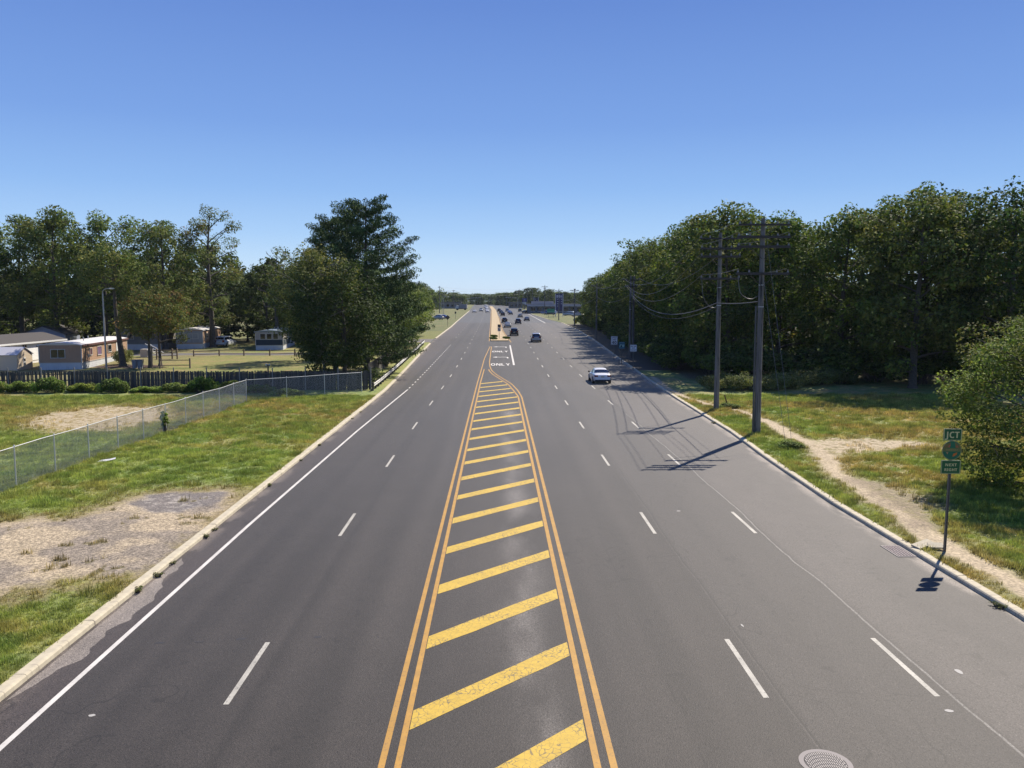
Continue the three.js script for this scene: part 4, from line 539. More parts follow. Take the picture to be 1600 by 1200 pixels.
{
  let t = post('speed_limit_sign', 'white speed limit 40 sign in front of the wood', 15.95, 113.5, 3.2); panel(t, roundRect(0.92, 1.2, 0.05), 0.92, 1.2, 2.65, label2('#e9ecef', '#0d1018', '#14161c', [['SPEED', 0.2, 54, 0.74], ['LIMIT', 0.42, 54, 0.66], ['40', 0.73, 118, 0.72]]));
  t = post('route_sign', 'small blue-green route sign beside the speed limit sign', 15.75, 105.2, 2.9); panel(t, roundRect(0.75, 0.86, 0.04), 0.75, 0.86, 2.5, canvasTex(128, 128, (c) => { c.fillStyle = '#2b6377'; c.fillRect(0, 0, 128, 128); c.fillStyle = '#9cc3b4'; c.beginPath(); c.moveTo(10, 96); c.lineTo(26, 50); c.lineTo(62, 44); c.lineTo(52, 92); c.fill(); c.fillRect(74, 50, 18, 44); c.fillRect(98, 48, 20, 48); c.fillStyle = '#173a2e'; c.beginPath(); c.moveTo(34, 92); c.lineTo(44, 56); c.lineTo(72, 96); c.fill(); c.fillStyle = '#7fa6b0'; c.fillRect(8, 112, 112, 6); c.fillRect(10, 14, 108, 8); }));
  mesh('second_post', bx(0.06, 3.2, 0.03, [-0.3, 1.2, -0.05]), steelDark, t);
  t = post('lane_sign', 'white three-line regulation sign nearest the sedan on the grass strip', 16.05, 97.9, 3.0); panel(t, roundRect(0.82, 0.84, 0.04), 0.82, 0.84, 2.6, label2('#d9dde4', '#0d1018', '#22252c', [['RIGHT LANE', 0.24, 54, 0.78], ['MUST', 0.5, 54, 0.48], ['TURN RIGHT', 0.77, 54, 0.78]]));
  t = post('warning_sign', 'back of a diamond warning sign on the far left grass', -13.8, 228, 3.2); panel(t, roundRect(0.95, 0.95, 0.05), 0.95, 0.95, 2.5, canvasTex(32, 32, (c) => { c.fillStyle = '#4a3c34'; c.fillRect(0, 0, 32, 32); }), 0.06, 'sign_panel', Math.PI / 4);
  t = post('small_sign', 'back of a small dark sign farther along the left grass', -15.2, 298, 2.7); panel(t, roundRect(0.6, 0.75, 0.04), 0.6, 0.75, 2.3, canvasTex(32, 32, (c) => { c.fillStyle = '#3a3a34'; c.fillRect(0, 0, 32, 32); }));
  t = thing('island_sign', 'sign with black arrow standing on the tan median', 'road sign', [0.24, elev(166) + 0.14, -166]); uPost(t, 2.8); panel(t, roundRect(0.62, 0.62, 0.03), 0.62, 0.62, 2.5, canvasTex(64, 64, (c) => { c.fillStyle = '#5c5c60'; c.fillRect(0, 0, 64, 64); c.fillStyle = '#2c2c30'; c.fillRect(10, 10, 44, 14); c.fillRect(14, 34, 36, 20); })); panel(t, roundRect(0.62, 0.7, 0.03), 0.62, 0.7, 1.8, canvasTex(64, 64, (c) => { c.fillStyle = '#b9bcc0'; c.fillRect(0, 0, 64, 64); c.strokeStyle = '#0a0a0c'; c.lineWidth = 11; c.beginPath(); c.moveTo(22, 8); c.lineTo(22, 26); c.lineTo(44, 40); c.lineTo(44, 58); c.stroke(); c.fillStyle = '#0a0a0c'; c.beginPath(); c.moveTo(30, 46); c.lineTo(58, 46); c.lineTo(44, 63); c.fill(); }));
  t = thing('guide_sign', 'broad green board on two legs in front of the businesses', 'road sign', [19.9, ground(19.9, 313), -313]); for (const s of [-0.9, 0.9]) mesh('post', bx(0.1, 3.2, 0.1, [s, 1.5, 0]), steelDark, t); panel(t, roundRect(2.9, 1.35, 0.08), 2.9, 1.35, 2.7, canvasTex(64, 32, (c) => { c.fillStyle = '#1c7a5c'; c.fillRect(0, 0, 64, 32); c.fillStyle = '#8fc7ad'; c.fillRect(2, 26, 60, 3); }), 0.08);
  t = post('yellow_sign', 'yellow marker board by the pole where the wood ends', 21.9, 234, 1.6); panel(t, roundRect(0.75, 1.0, 0.03), 0.75, 1.0, 1.1, canvasTex(32, 32, (c) => { c.fillStyle = '#c9a812'; c.fillRect(0, 0, 32, 32); }));
  // tall signs of the businesses
  t = thing('price_sign', 'tall dark blue price sign with white rows', 'sign', [24.3, ground(24.3, 330), -330]); for (const s of [-1.45, 1.5]) mesh('pylon', bx(0.22, 9.1, 0.3, [s, 4.5, 0]), mat(0.5, 0.5, 0.56), t); const brd = mesh('board', bx(2.75, 6.6, 0.35, [0, 5.7, 0]), mat(0.012, 0.014, 0.09, { roughness: 0.4 }), t); mesh('cap', bx(3.5, 0.18, 0.5, [0, 9.15, 0]), mat(0.03, 0.03, 0.08), t);
  for (const [x, y, w, h] of [[-0.3, 8.3, 1.6, 0.3], [-0.25, 7.8, 1.7, 0.35], [0.95, 8.0, 0.22, 0.9], [-0.45, 6.9, 1, 0.16], [-0.45, 6.0, 0.9, 0.16], [-0.45, 5.1, 1, 0.16], [-0.45, 4.2, 0.9, 0.16], [0.9, 6.9, 0.3, 0.3], [0.9, 6.0, 0.3, 0.3], [0.9, 5.1, 0.3, 0.3]]) mesh('white_marking', bx(w, h, 0.04, [x, y, 0.2]), mat(0.5, 0.5, 0.62), brd);
  t = thing('blue_sign', 'square blue sign over a white board beyond the queue of traffic', 'sign', [15.6, ground(15.6, 490), -490]); mesh('pylon', bx(0.4, 5, 0.3, [0, 2.5, -0.1]), steelDark, t); const b2 = mesh('board', bx(2.6, 2.1, 0.35, [0, 5.4, 0]), mat(0.012, 0.02, 0.16), t); for (const [x, y, w, h] of [[-0.4, 5.6, 0.18, 0.8], [0.4, 5.6, 0.18, 0.8], [0, 5.6, 0.8, 0.18], [0, 4.85, 1.6, 0.14]]) mesh('white_marking', bx(w, h, 0.05, [x, y, 0.2]), mat(0.35, 0.38, 0.7), b2); mesh('lower_board', bx(2.1, 1.2, 0.3, [0, 3.6, 0]), mat(0.45, 0.48, 0.52), t);
  t = thing('pylon_sign', 'dark tower sign with pale side posts left of the low building', 'sign', [19.3, ground(19.3, 420), -420]); for (const s of [-1.1, 1.1]) mesh('pylon', bx(0.3, 7.6, 0.3, [s, 3.8, 0]), mat(0.3, 0.3, 0.34), t); const b3 = mesh('board', bx(1.9, 4.6, 0.3, [0, 4.9, 0]), mat(0.02, 0.022, 0.05), t); for (const [x, y] of [[-0.4, 6.4], [0.3, 5.6], [-0.1, 4.7]]) mesh('white_marking', bx(0.6, 0.3, 0.05, [x, y, 0.17]), mat(0.25, 0.25, 0.35), b3); mesh('base', bx(2.6, 1.2, 0.6, [0, 1.4, 0]), mat(0.14, 0.07, 0.07), t);
}
// ------------------------------------------------------------------ businesses far along the road
{
  const t = thing('low_building', 'long low building with pale flat roof edge behind the price sign', 'building', [27, ground(27, 392), -392], 0.06);
  const wl = mesh('wall', bx(26, 3.8, 9, [0, 1.9, 0]), mat(0.12, 0.13, 0.15), t); mesh('roof', [bx(27.5, 0.5, 11, [0, 4.05, 0]), bx(10, 1.3, 6, [-6, 4.9, -1])], mat(0.3, 0.29, 0.3), t);
  for (let i = 0; i < 8; i++) { const w = mesh('window', bx(2.0, 1.9, 0.1, [-11 + i * 3.1, 1.9, 4.53]), glassDark, t); mesh('frame', [bx(2.2, 0.12, 0.12, [-11 + i * 3.1, 2.92, 4.55]), bx(2.2, 0.12, 0.12, [-11 + i * 3.1, 0.9, 4.55])], whiteP, w); }
  mesh('fascia', bx(27.6, 0.5, 0.1, [0, 3.5, 5.56]), mat(0.4, 0.4, 0.44), t);
  const u = thing('shop_building', 'pale beige shop behind the queue of cars left of the blue sign', 'building', [11.5, ground(11.5, 540), -540]); mesh('wall', bx(9, 3.4, 7, [0, 1.7, 0]), mat(0.26, 0.235, 0.19), u); mesh('roof', bx(9.8, 0.5, 7.8, [0, 3.6, 0]), mat(0.2, 0.19, 0.18), u); for (const x of [-2.6, 0, 2.6]) mesh('window', bx(1.6, 1.5, 0.1, [x, 1.7, 3.53]), glassDark, u);
  const v = thing('far_building', 'low grey building beyond the left lanes', 'building', [-31, ground(-31, 520), -520]); mesh('wall', bx(16, 3.6, 8, [0, 1.8, 0]), mat(0.24, 0.235, 0.23), v); mesh('roof', bx(17, 0.5, 9, [0, 3.8, 0]), mat(0.13, 0.13, 0.14), v); for (let i = 0; i < 5; i++) mesh('window', bx(1.6, 1.4, 0.1, [-6 + i * 3, 1.8, 4.03]), glassDark, v);
}
// lamp posts and traffic signals far off
function lampPost(label, x, d, h, dir, arm = 1.8) { const t = thing('street_lamp', label, 'street lamp', [x, ground(x, d), -d]); mesh('post', rod([0, -0.1, 0], [0, h - 0.6, 0], 0.12, 0.08, 10), mat(0.4, 0.4, 0.38, { metalness: 0.3, roughness: 0.5 }), t); mesh('arm', new THREE.TubeGeometry(new THREE.CatmullRomCurve3([V(0, h - 0.65, 0), V(0.04 * dir, h - 0.25, 0), V(0.35 * dir, h - 0.02, 0), V(arm * dir, h + 0.05, 0)]), 16, 0.06, 7), mat(0.36, 0.36, 0.34, { metalness: 0.3, roughness: 0.5 }), t); const hd = mesh('lamp_head', [new THREE.SphereGeometry(0.2, 12, 8).scale(1.7, 0.45, 0.8).translate((arm + 0.15) * dir, h + 0.03, 0)], mat(0.6, 0.6, 0.58, { roughness: 0.4 }), t); mesh('lens', new THREE.SphereGeometry(0.15, 10, 6, 0, 6.3, Math.PI / 2, Math.PI / 2).scale(1.4, 0.5, 0.8).translate((arm + 0.2) * dir, h + 0.0, 0), mat(0.5, 0.5, 0.46, { roughness: 0.2 }), hd); return t; }
lampPost('grey street lamp with a short curved arm beside the tan mobile home', -47.6, 101.2, 9.5, 1, 0.95);
lampPost('small double street lamp on the far left grass', -20.5, 315, 7.8, 1, 1.6); lampPost('thin street lamp behind the far left grass', -25.5, 380, 8, 1, 1.4);
function signal(label, x, d, side) { const t = thing('traffic_signal', label, 'traffic light', [x, ground(x, d), -d]); mesh('post', rod([0, 0, 0], [0, 6.6, 0], 0.13, 0.1, 8), galv, t); mesh('mast_arm', rod([0, 6.4, 0], [side * 9, 6.9, 0], 0.09, 0.06, 8), galv, t); for (const k of [4.2, 8.6]) { const h = mesh('signal_head', bx(0.42, 1.25, 0.3, [side * k, 6.5, 0.1]), blackP, t); for (const [y, c] of [[0.38, [0.12, 0.01, 0.01]], [0, [0.12, 0.08, 0.01]], [-0.38, [0.01, 0.1, 0.05]]]) mesh('lens', new THREE.CylinderGeometry(0.13, 0.13, 0.05, 12).rotateX(Math.PI / 2).translate(side * k, 6.5 + y, 0.27), mat(...c, { roughness: 0.2 }), h); } return t; }
signal('traffic light arm reaching over the far left lanes', -18.5, 500, 1); signal('traffic light arm reaching over the far right lanes', 12.8, 535, -1);
// ------------------------------------------------------------------ median island
{
  const ML = [[159, -1.42], [290, -2.25], [463, -3.57], [620, -6.4]], MR = [[159, 2.06], [170, 1.75], [202, 0.98], [341, -0.01], [463, -1.08], [620, -4.2]];
  const tanTex = dataTex(128, 128, (i, j) => { const n = fbm(i / 12, j / 20, 4); return [0.36, 0.275, 0.16].map((q) => q * (0.8 + 0.4 * n) * (0.93 + 0.14 * hash(i, j))); }); tanTex.repeat.set(1 / 3, 1 / 8);
  const isl = new THREE.Group(); isl.name = 'median'; isl.userData.kind = 'structure'; scene.add(isl);
  const h = 0.15, side = (f0, f1, o0, o1, y) => landSheet((d) => lerpTable(f0, d) + o0, (d) => lerpTable(f1, d) + o1, 159, 620, 3, (x, d) => elev(d) + y, 4);
  mesh('paved_top', side(ML, MR, 0.18, -0.18, h - 0.01), new THREE.MeshStandardMaterial({ map: tanTex, roughness: 0.9 }), isl);
  const edge = (f, s) => { const secs = rows(159, 620, 4).map((d) => { const x = lerpTable(f, d); return [[x, elev(d) - 0.05, -d], [x + s * 0.02, elev(d) + h, -d], [x + s * 0.2, elev(d) + h + 0.003, -d]]; }); return flat(loft(secs)); };
  const km = mat(0.4, 0.3, 0.15); mesh('island_kerb', edge(ML, 1), km, isl); mesh('island_kerb', edge(MR, -1), km, isl);
  mesh('island_nose', bx(3.46, 0.2, 0.2, [0.32, elev(159) + 0.06, -158.95]), km, isl);
  mesh('painted_edge', strip([[-1.68, 159], [-2.5, 290], [-3.82, 463]], 0.16, 0.006), matOrange, isl); mesh('painted_edge', strip([[2.45, 155], [2.0, 172], [1.25, 202], [0.22, 341]], 0.16, 0.006), matOrange, isl);
  for (const [x, d, l] of [[-1.0, 163, 'weeds at the near left corner of the median'], [-0.9, 172, 'weeds farther up the left edge of the median'], [1.6, 165, 'weeds at the near right corner of the median']]) dup(hedge, 'weeds', l, [x, elev(d) + 0.1, -d], 1.4, [0.2, 0.4, 0.9], null).userData.category = 'weeds';
}
// ------------------------------------------------------------------ fences and guardrail
{
  const t = thing('wooden_fence', 'long dark picket fence between the rough grass and the home park', 'fence', [0, 0, 0]);
  const pm = [0.05, 0.062, 0.075, 0.042].map((v) => mat(v * 1.05, v, v * 0.93, { roughness: 0.95 })), railM = mat(0.06, 0.055, 0.05), postM = mat(0.23, 0.22, 0.2, { roughness: 0.9 });
  const pg = [1.72, 1.78, 1.75, 1.69].map((h) => { const s = new THREE.Shape(); s.moveTo(-0.0585, 0); s.lineTo(0.0585, 0); s.lineTo(0.0585, h - 0.05); s.lineTo(0.03, h); s.lineTo(-0.03, h); s.lineTo(-0.0585, h - 0.05); return new THREE.ExtrudeGeometry(s, { depth: 0.018, bevelEnabled: false }); });
  const fz = (x) => 75.6 + (x + 46) * 0.004, r = rng(9); let n = 0;
  for (let x = -47.6; x < -11.6 && n < 292; x += 0.123 + (r() < 0.02 ? 0.07 : 0), n++) { const gap = (x < -44.9 && x > -46.4) || (x > -43.2 && x < -38.8); if (gap && n % 3 === 2) continue; const q = mesh('picket', pg[Math.floor(r() * 4)], pm[Math.floor(r() * 4)], t); q.position.set(x, ground(x, fz(x)) + 0.02 + (r() - 0.5) * 0.04, -fz(x)); q.rotation.z = (r() - 0.5) * 0.03; }
  for (let x = -47.4; x < -11.5; x += 2.98) { const y = ground(x, fz(x)); const p = mesh('fence_post', [rod([x, y - 0.2, -fz(x) + 0.07], [x, y + 2.05, -fz(x) + 0.07], 0.055, 0.05, 8), new THREE.SphereGeometry(0.056, 8, 5).translate(x, y + 2.05, -fz(x) + 0.07)], postM, t); }
  for (const y of [0.35, 0.95, 1.5]) mesh('rail', bx(36.2, 0.09, 0.04, [-29.6, y + 0.1, -75.66]), railM, t);
  // return along the road behind the guardrail
  const u = thing('board_fence', 'weathered board fence hidden in the trees beside the guardrail', 'fence', [0, 0, 0]);
  for (let d = 84; d < 108; d += 0.16) { const q = mesh('picket', pg[n++ % 4], pm[1], u); q.position.set(-13.15 - (d - 84) * 0.035, ground(-13.3, d), -d); q.rotation.y = Math.PI / 2; q.scale.set(1.25, 1, 1); }
  for (const y of [0.5, 1.4]) mesh('rail', rod([-13.2, ground(-13.2, 84) + y, -84], [-14.0, ground(-14, 108) + y, -108], 0.03, 0.03, 4), railM, u);
}
{
  const fm = mat(0.5, 0.51, 0.5, { roughness: 0.4, metalness: 0.35 }), netM0 = mat(0.5, 0.52, 0.52, { roughness: 0.45, metalness: 0.3 });
    function chain(label, a, b, postsAt, netM = netM0) {
    const t = thing('chain_link_fence', label, 'fence', [0, 0, 0]), L = Math.hypot(b[0] - a[0], b[1] - a[1]), H = 1.78, at = (s, y) => { const k = s / L, x = a[0] + (b[0] - a[0]) * k, d = a[1] + (b[1] - a[1]) * k; return [x, ground(x, d) + y, -d]; };
    for (const s of postsAt(L)) mesh('fence_post', [rod(at(s, -0.2), at(s, H + 0.04), 0.03, 0.03, 7), new THREE.SphereGeometry(0.035, 7, 5).translate(...at(s, H + 0.05))], fm, t);
    const n = Math.ceil(L / 3); const tr = []; for (let i = 0; i < n; i++) tr.push(rod(at(L * i / n, H), at(L * (i + 1) / n, H), 0.022, 0.022, 6)); mesh('top_rail', tr, fm, t);
    const pos = [], w = 0.0024, step = 0.062, ux = (b[0] - a[0]) / L, uz = -(b[1] - a[1]) / L; // diagonal wires of the mesh
    for (const dir of [-1, 1]) for (let s = -H; s < L + H; s += step) { let s0 = s, y0 = 0.03, s1 = s + dir * (H - 0.03), y1 = H; const cut = (v) => clamp(v, 0, L), c0 = cut(s0), c1 = cut(s1); if (Math.abs(c0 - c1) < 0.01) continue; y0 += (c0 - s0) / (s1 - s0) * (H - 0.03); y1 = 0.03 + (c1 - s0) / (s1 - s0) * (H - 0.03); const m = 3; for (let q = 0; q < m; q++) { const f0 = q / m, f1 = (q + 1) / m, A = at(c0 + (c1 - c0) * f0, y0 + (y1 - y0) * f0), B = at(c0 + (c1 - c0) * f1, y0 + (y1 - y0) * f1); const ox = ux * w, oz = uz * w; pos.push(A[0] - ox, A[1], A[2] - oz, A[0] + ox, A[1], A[2] + oz, B[0] + ox, B[1], B[2] + oz, A[0] - ox, A[1], A[2] - oz, B[0] + ox, B[1], B[2] + oz, B[0] - ox, B[1], B[2] - oz); const nx = -uz * w, nz = ux * w; pos.push(A[0] - nx, A[1], A[2] - nz, A[0] + nx, A[1], A[2] + nz, B[0] + nx, B[1], B[2] + nz, A[0] - nx, A[1], A[2] - nz, B[0] + nx, B[1], B[2] + nz, B[0] - nx, B[1], B[2] - nz); } }
    const g = new THREE.BufferGeometry(); g.setAttribute('position', new THREE.Float32BufferAttribute(pos, 3)); g.computeVertexNormals(); const m = mesh('wire_mesh', g, netM, t); m.userData.kind = 'stuff'; return t;
  }
  const every = (k) => (L) => { const o = []; for (let s = 0.05; s < L; s += k) o.push(s); o.push(L - 0.05); return o; };
  chain('chain link fence running from the photo edge back to the wooden fence', [-21.2, 26.5], [-20.2, 66.5], every(3.08));
  chain('short chain link fence in the shade in front of the wooden fence end', [-20.2, 66.7], [-12.1, 73.6], (L) => [L * 0.32, L * 0.65, L - 0.04]);
  place(bush('vine', 'yellow-green vine climbing one chain link post', { seed: 171, w: 0.3, h: 1.75, leaves: 900, size: 0.11, pal: BRIGHT, n: 14, category: 'vine' }), -20.6, 51);
}
{
  const t = thing('guardrail', 'galvanised guardrail along the kerb under the trees', 'guardrail', [0, 0, 0]), gx = (d) => xl(d) - 0.9 - 0.05 * smooth(80, 76, d);
  const prof = [[0, 0.42], [0.07, 0.46], [0.07, 0.52], [0, 0.575], [0.07, 0.63], [0.07, 0.69], [0, 0.73]], secs = []; for (let d = 74.5; d <= 147; d += 2) secs.push(prof.map(([u, y]) => [gx(d) + u, ground(gx(d), d) + y, -d]));
  for (let k = 0; k < secs.length - 1; k += 2) mesh('rail_section', flat(loft([secs[k], secs[k + 1], secs[Math.min(k + 2, secs.length - 1)]].slice(0, k + 2 < secs.length ? 3 : 2))), mat(0.38, 0.38, 0.36, { roughness: 0.5, metalness: 0.4 }), t);
  for (let d = 75; d < 148; d += 1.95) mesh('rail_post', bx(0.15, 0.95, 0.2, [gx(d) - 0.16, ground(gx(d), d) + 0.3, -d]), mat(0.07, 0.06, 0.05), t);
}
// ------------------------------------------------------------------ mobile homes
const sideTex = dataTex(8, 128, (i, j) => { const v = j % 16 < 2 ? 0.25 : 0.5 + (j % 16) / 32; return [v, v, v]; }, false); sideTex.repeat.set(1, 1 / 1.6);
const paint = (r, g, b) => { const t = dataTex(128, 128, (i, j) => { const n = fbm(i / 25, j / 40, 4), s = smooth(0.6, 0.8, fbm(i / 5 + 7, j / 50, 3)); return [r, g, b].map((q) => q * (0.9 + 0.2 * n) * (1 - 0.18 * s)); }); t.repeat.set(1 / 3, 1 / 3); return new THREE.MeshStandardMaterial({ map: t, roughness: 0.75, bumpMap: sideTex, bumpScale: 0.02 }); };
const skirtM = paint(0.5, 0.52, 0.54), whiteSide = paint(0.78, 0.78, 0.76), roofDark = mat(0.055, 0.05, 0.048, { roughness: 0.95 }), roofWhite = mat(0.55, 0.54, 0.53, { roughness: 0.7 }), frameM = mat(0.45, 0.43, 0.39);
function mobileHome(label, x, d, turn, { w = 4.2, l = 16, h = 3.05, skirt = 0.75, wall, skirtMat = skirtM, roof, trim, rise = 0.28, gable = 0, windows = [], over = 0.15, band }) {
  const t = thing('mobile_home', label, 'mobile home', [x, ground(x, d) - 0.05, -d], turn);
  const uvBox = (W, H, D, p) => { const g = bx(W, H, D, p), q = g.attributes.position, n = g.attributes.normal; for (let i = 0; i < q.count; i++) g.attributes.uv.setXY(i, Math.abs(n.getX(i)) > 0.5 ? q.getZ(i) : q.getX(i), q.getY(i)); return g; };
  mesh('wall', uvBox(w, h - skirt, l, [0, skirt + (h - skirt) / 2, -l / 2]), wall, t); mesh('skirting', uvBox(w - 0.06, skirt, l - 0.06, [0, skirt / 2, -l / 2]), skirtMat, t);
  if (band) mesh('band', bx(w + 0.03, band[1], l + 0.03, [0, band[0], -l / 2]), band[2], t);
  const sec = []; const m = 8; for (const z of [over, -l - over]) sec.push([...Array(m + 1)].map((_, i) => { const u = i / m * 2 - 1; return [u * (w / 2 + over), h + (gable ? gable * (1 - Math.abs(u)) : rise * (1 - u * u)) + 0.02, z]; }));
  const under = sec.map((s) => s.map(([a, b, c]) => [a, b - 0.1, c])); mesh('roof', [flat(loft(sec)), flat(loft(under)), flat(loft([sec[0], under[0]])), flat(loft([sec[1], under[1]])), flat(loft(sec.map((s, i) => [s[0], under[i][0]]))), flat(loft(sec.map((s, i) => [s[m], under[i][m]])))], roof, t);
  const gs = [...sec[0].map(([a, b]) => new THREE.Vector2(clamp(a, -w / 2, w / 2), b - 0.08))]; gs.push(new THREE.Vector2(w / 2, h - 0.05), new THREE.Vector2(-w / 2, h - 0.05)); const gg = new THREE.ShapeGeometry(new THREE.Shape(gs)); mesh('gable_end', gg.clone().translate(0, 0, -0.005), gable ? wall : roof, t);
  if (trim) for (const s of [-1, 1]) mesh('eave_trim', bx(0.05, 0.22, l + 0.3, [s * (w / 2 + over + 0.01), h - 0.06, -l / 2]), trim, t);
  for (const sx of [-1, 1]) for (const z of [0, -l]) mesh('corner_trim', bx(0.1, h - skirt, 0.1, [sx * (w / 2 - 0.03), skirt + (h - skirt) / 2, z + (z ? 0.03 : -0.03)]), frameM, t);
  mesh('vent_pipe', rod([w * 0.18, h + 0.1, -l * 0.3], [w * 0.18, h + 0.75, -l * 0.3], 0.05, 0.05, 7), galv, t); mesh('vent_pipe', rod([-w * 0.1, h + 0.1, -l * 0.62], [-w * 0.1, h + 0.65, -l * 0.62], 0.07, 0.07, 7), galv, t);
  mesh('meter_box', bx(0.14, 0.4, 0.3, [w / 2 + 0.06, skirt + 0.7, -l * 0.12]), galv, t); mesh('sill_strip', bx(w + 0.04, 0.07, l + 0.04, [0, skirt + 0.02, -l / 2]), frameM, t);
  for (const [face, u, y, ww, hh, split, glassM] of windows) {
    const win = new THREE.Group(); const P3 = face === 'front' ? [u, y, 0.02] : face === 'right' ? [w / 2 + 0.02, y, -u] : [-w / 2 - 0.02, y, -u]; win.name = glassM === 'door' ? 'door' : 'window'; t.add(win); win.position.set(...P3); if (face === 'right') win.rotation.y = Math.PI / 2; if (face === 'left') win.rotation.y = -Math.PI / 2;
    if (glassM === 'door') { mesh('leaf', bx(ww, hh, 0.05, [0, 0, 0.01]), whiteP, win); mesh('handle', bx(0.05, 0.1, 0.06, [ww * 0.38, 0, 0.05]), steelDark, win); continue; }
    mesh('frame', [bx(ww + 0.12, 0.07, 0.07, [0, hh / 2 + 0.03, 0.015]), bx(ww + 0.16, 0.08, 0.1, [0, -hh / 2 - 0.03, 0.02]), bx(0.07, hh, 0.07, [ww / 2 + 0.03, 0, 0.015]), bx(0.07, hh, 0.07, [-ww / 2 - 0.03, 0, 0.015])], frameM, win);
    const k = split || 1; for (let i = 0; i < k; i++) mesh('pane', bx(ww / k - 0.05, hh, 0.02, [-ww / 2 + (i + 0.5) * ww / k, 0, 0.0]), glassM || glassDark, win); if (k > 1) mesh('mullion', [...Array(k - 1)].map((_, i) => bx(0.05, hh, 0.06, [-ww / 2 + (i + 1) * ww / k, 0, 0.012])), frameM, win);
  }
  return t;
}
const tanW = paint(0.34, 0.215, 0.135), greyW = paint(0.17, 0.16, 0.15), purple = mat(0.16, 0.1, 0.2, { roughness: 0.2 });
mobileHome('tan mobile home with white roof and brown eaves beside the street lamp', -51.4, 98, 0.15, { w: 4.7, l: 18.5, h: 2.95, skirt: 0.85, wall: tanW, roof: roofWhite, trim: mat(0.09, 0.035, 0.03), windows: [['front', -0.25, 1.95, 1.5, 0.95, 2], ['right', 3.2, 2.0, 0.8, 0.8, 1, mat(0.06, 0.012, 0.02)], ['right', 6.4, 1.95, 1.5, 1.0, 1, purple], ['right', 10.5, 2.0, 1.4, 0.9, 1], ['right', 13.8, 1.75, 0.9, 1.8, 1, 'door']] });
mobileHome('long white mobile home with dark shingle roof at the photo edge', -62.9, 93.5, 0.0, { w: 6, l: 22, h: 2.85, skirt: 0.5, wall: whiteSide, skirtMat: whiteSide, roof: roofDark, trim: whiteP, gable: 1.0, over: 0.3, windows: [['right', 8.5, 2.1, 0.9, 0.8, 1], ['right', 12.2, 1.75, 0.9, 1.7, 2], ['right', 17.3, 2.2, 1.9, 0.75, 2], ['right', 4.5, 2.1, 1.2, 0.9, 2]] });
mobileHome('grey mobile home with one square window behind the street lamp', -57.2, 132.5, 0.03, { w: 6.6, l: 15, h: 3.3, skirt: 0.9, wall: greyW, roof: roofDark, windows: [['front', -1.1, 2.25, 0.95, 0.95, 1], ['right', 5, 2.1, 1.2, 0.9, 2]] });
const tan2 = mobileHome('tan and grey mobile home with a porch behind the rail fence', -50.2, 135.7, 0.12, { w: 4.2, l: 14, h: 3.1, skirt: 0.85, wall: tanW, roof: roofWhite, windows: [['front', 0.5, 2.1, 1.7, 0.75, 2], ['right', 3, 2.1, 0.9, 0.8, 1], ['right', 8, 2.1, 1.2, 0.8, 2]] });
mesh('porch_roof', bx(3.6, 0.12, 4.5, [-3.9, 2.7, -2.2], [0, 0, 0.1]), greyW, tan2); for (const [x, z] of [[-5.5, -0.2], [-5.5, -4.2], [-3.6, -0.2]]) mesh('porch_post', bx(0.1, 2.6, 0.1, [x, 1.3, z]), armMat, tan2); mesh('front_panel', bx(4.14, 1.9, 0.04, [0, 2.0, 0.012]), paint(0.28, 0.29, 0.3), tan2);
mobileHome('navy and white mobile home with three front windows across the lawn', -36.4, 132.5, 0.1, { w: 4.3, l: 13, h: 2.9, skirt: 0.75, wall: paint(0.3, 0.28, 0.26), roof: mat(0.17, 0.22, 0.27, { roughness: 0.5 }), trim: mat(0.02, 0.03, 0.05), band: [1.22, 0.9, mat(0.014, 0.03, 0.045)], windows: [['front', -1.0, 2.2, 0.75, 0.85, 1], ['front', 0, 2.2, 0.75, 0.85, 1], ['front', 1.0, 2.2, 0.75, 0.85, 1], ['right', 4, 2.1, 1.1, 0.8, 2], ['right', 8, 1.7, 0.9, 1.8, 1, 'door']] });
mobileHome('blue-grey gabled home with dark windows behind the white mobile home', -68, 125, 0.3, { w: 6, l: 12, h: 2.9, skirt: 0.4, wall: paint(0.2, 0.23, 0.3), roof: roofDark, gable: 1.3, over: 0.35, windows: [['front', -1.6, 1.9, 1.0, 1.1, 1], ['front', 0, 1.9, 1.4, 1.1, 2], ['front', 1.7, 1.9, 0.9, 1.1, 1], ['right', 4, 1.9, 1.2, 0.9, 2]] });
mobileHome('dark-roofed home mostly hidden at the photo edge behind the white one', -80, 122, 1.2, { w: 5, l: 15, h: 2.9, skirt: 0.5, wall: paint(0.16, 0.18, 0.26), roof: mat(0.03, 0.035, 0.05), gable: 1.0, over: 0.3, windows: [['front', 0, 1.9, 1, 0.9, 1]] });
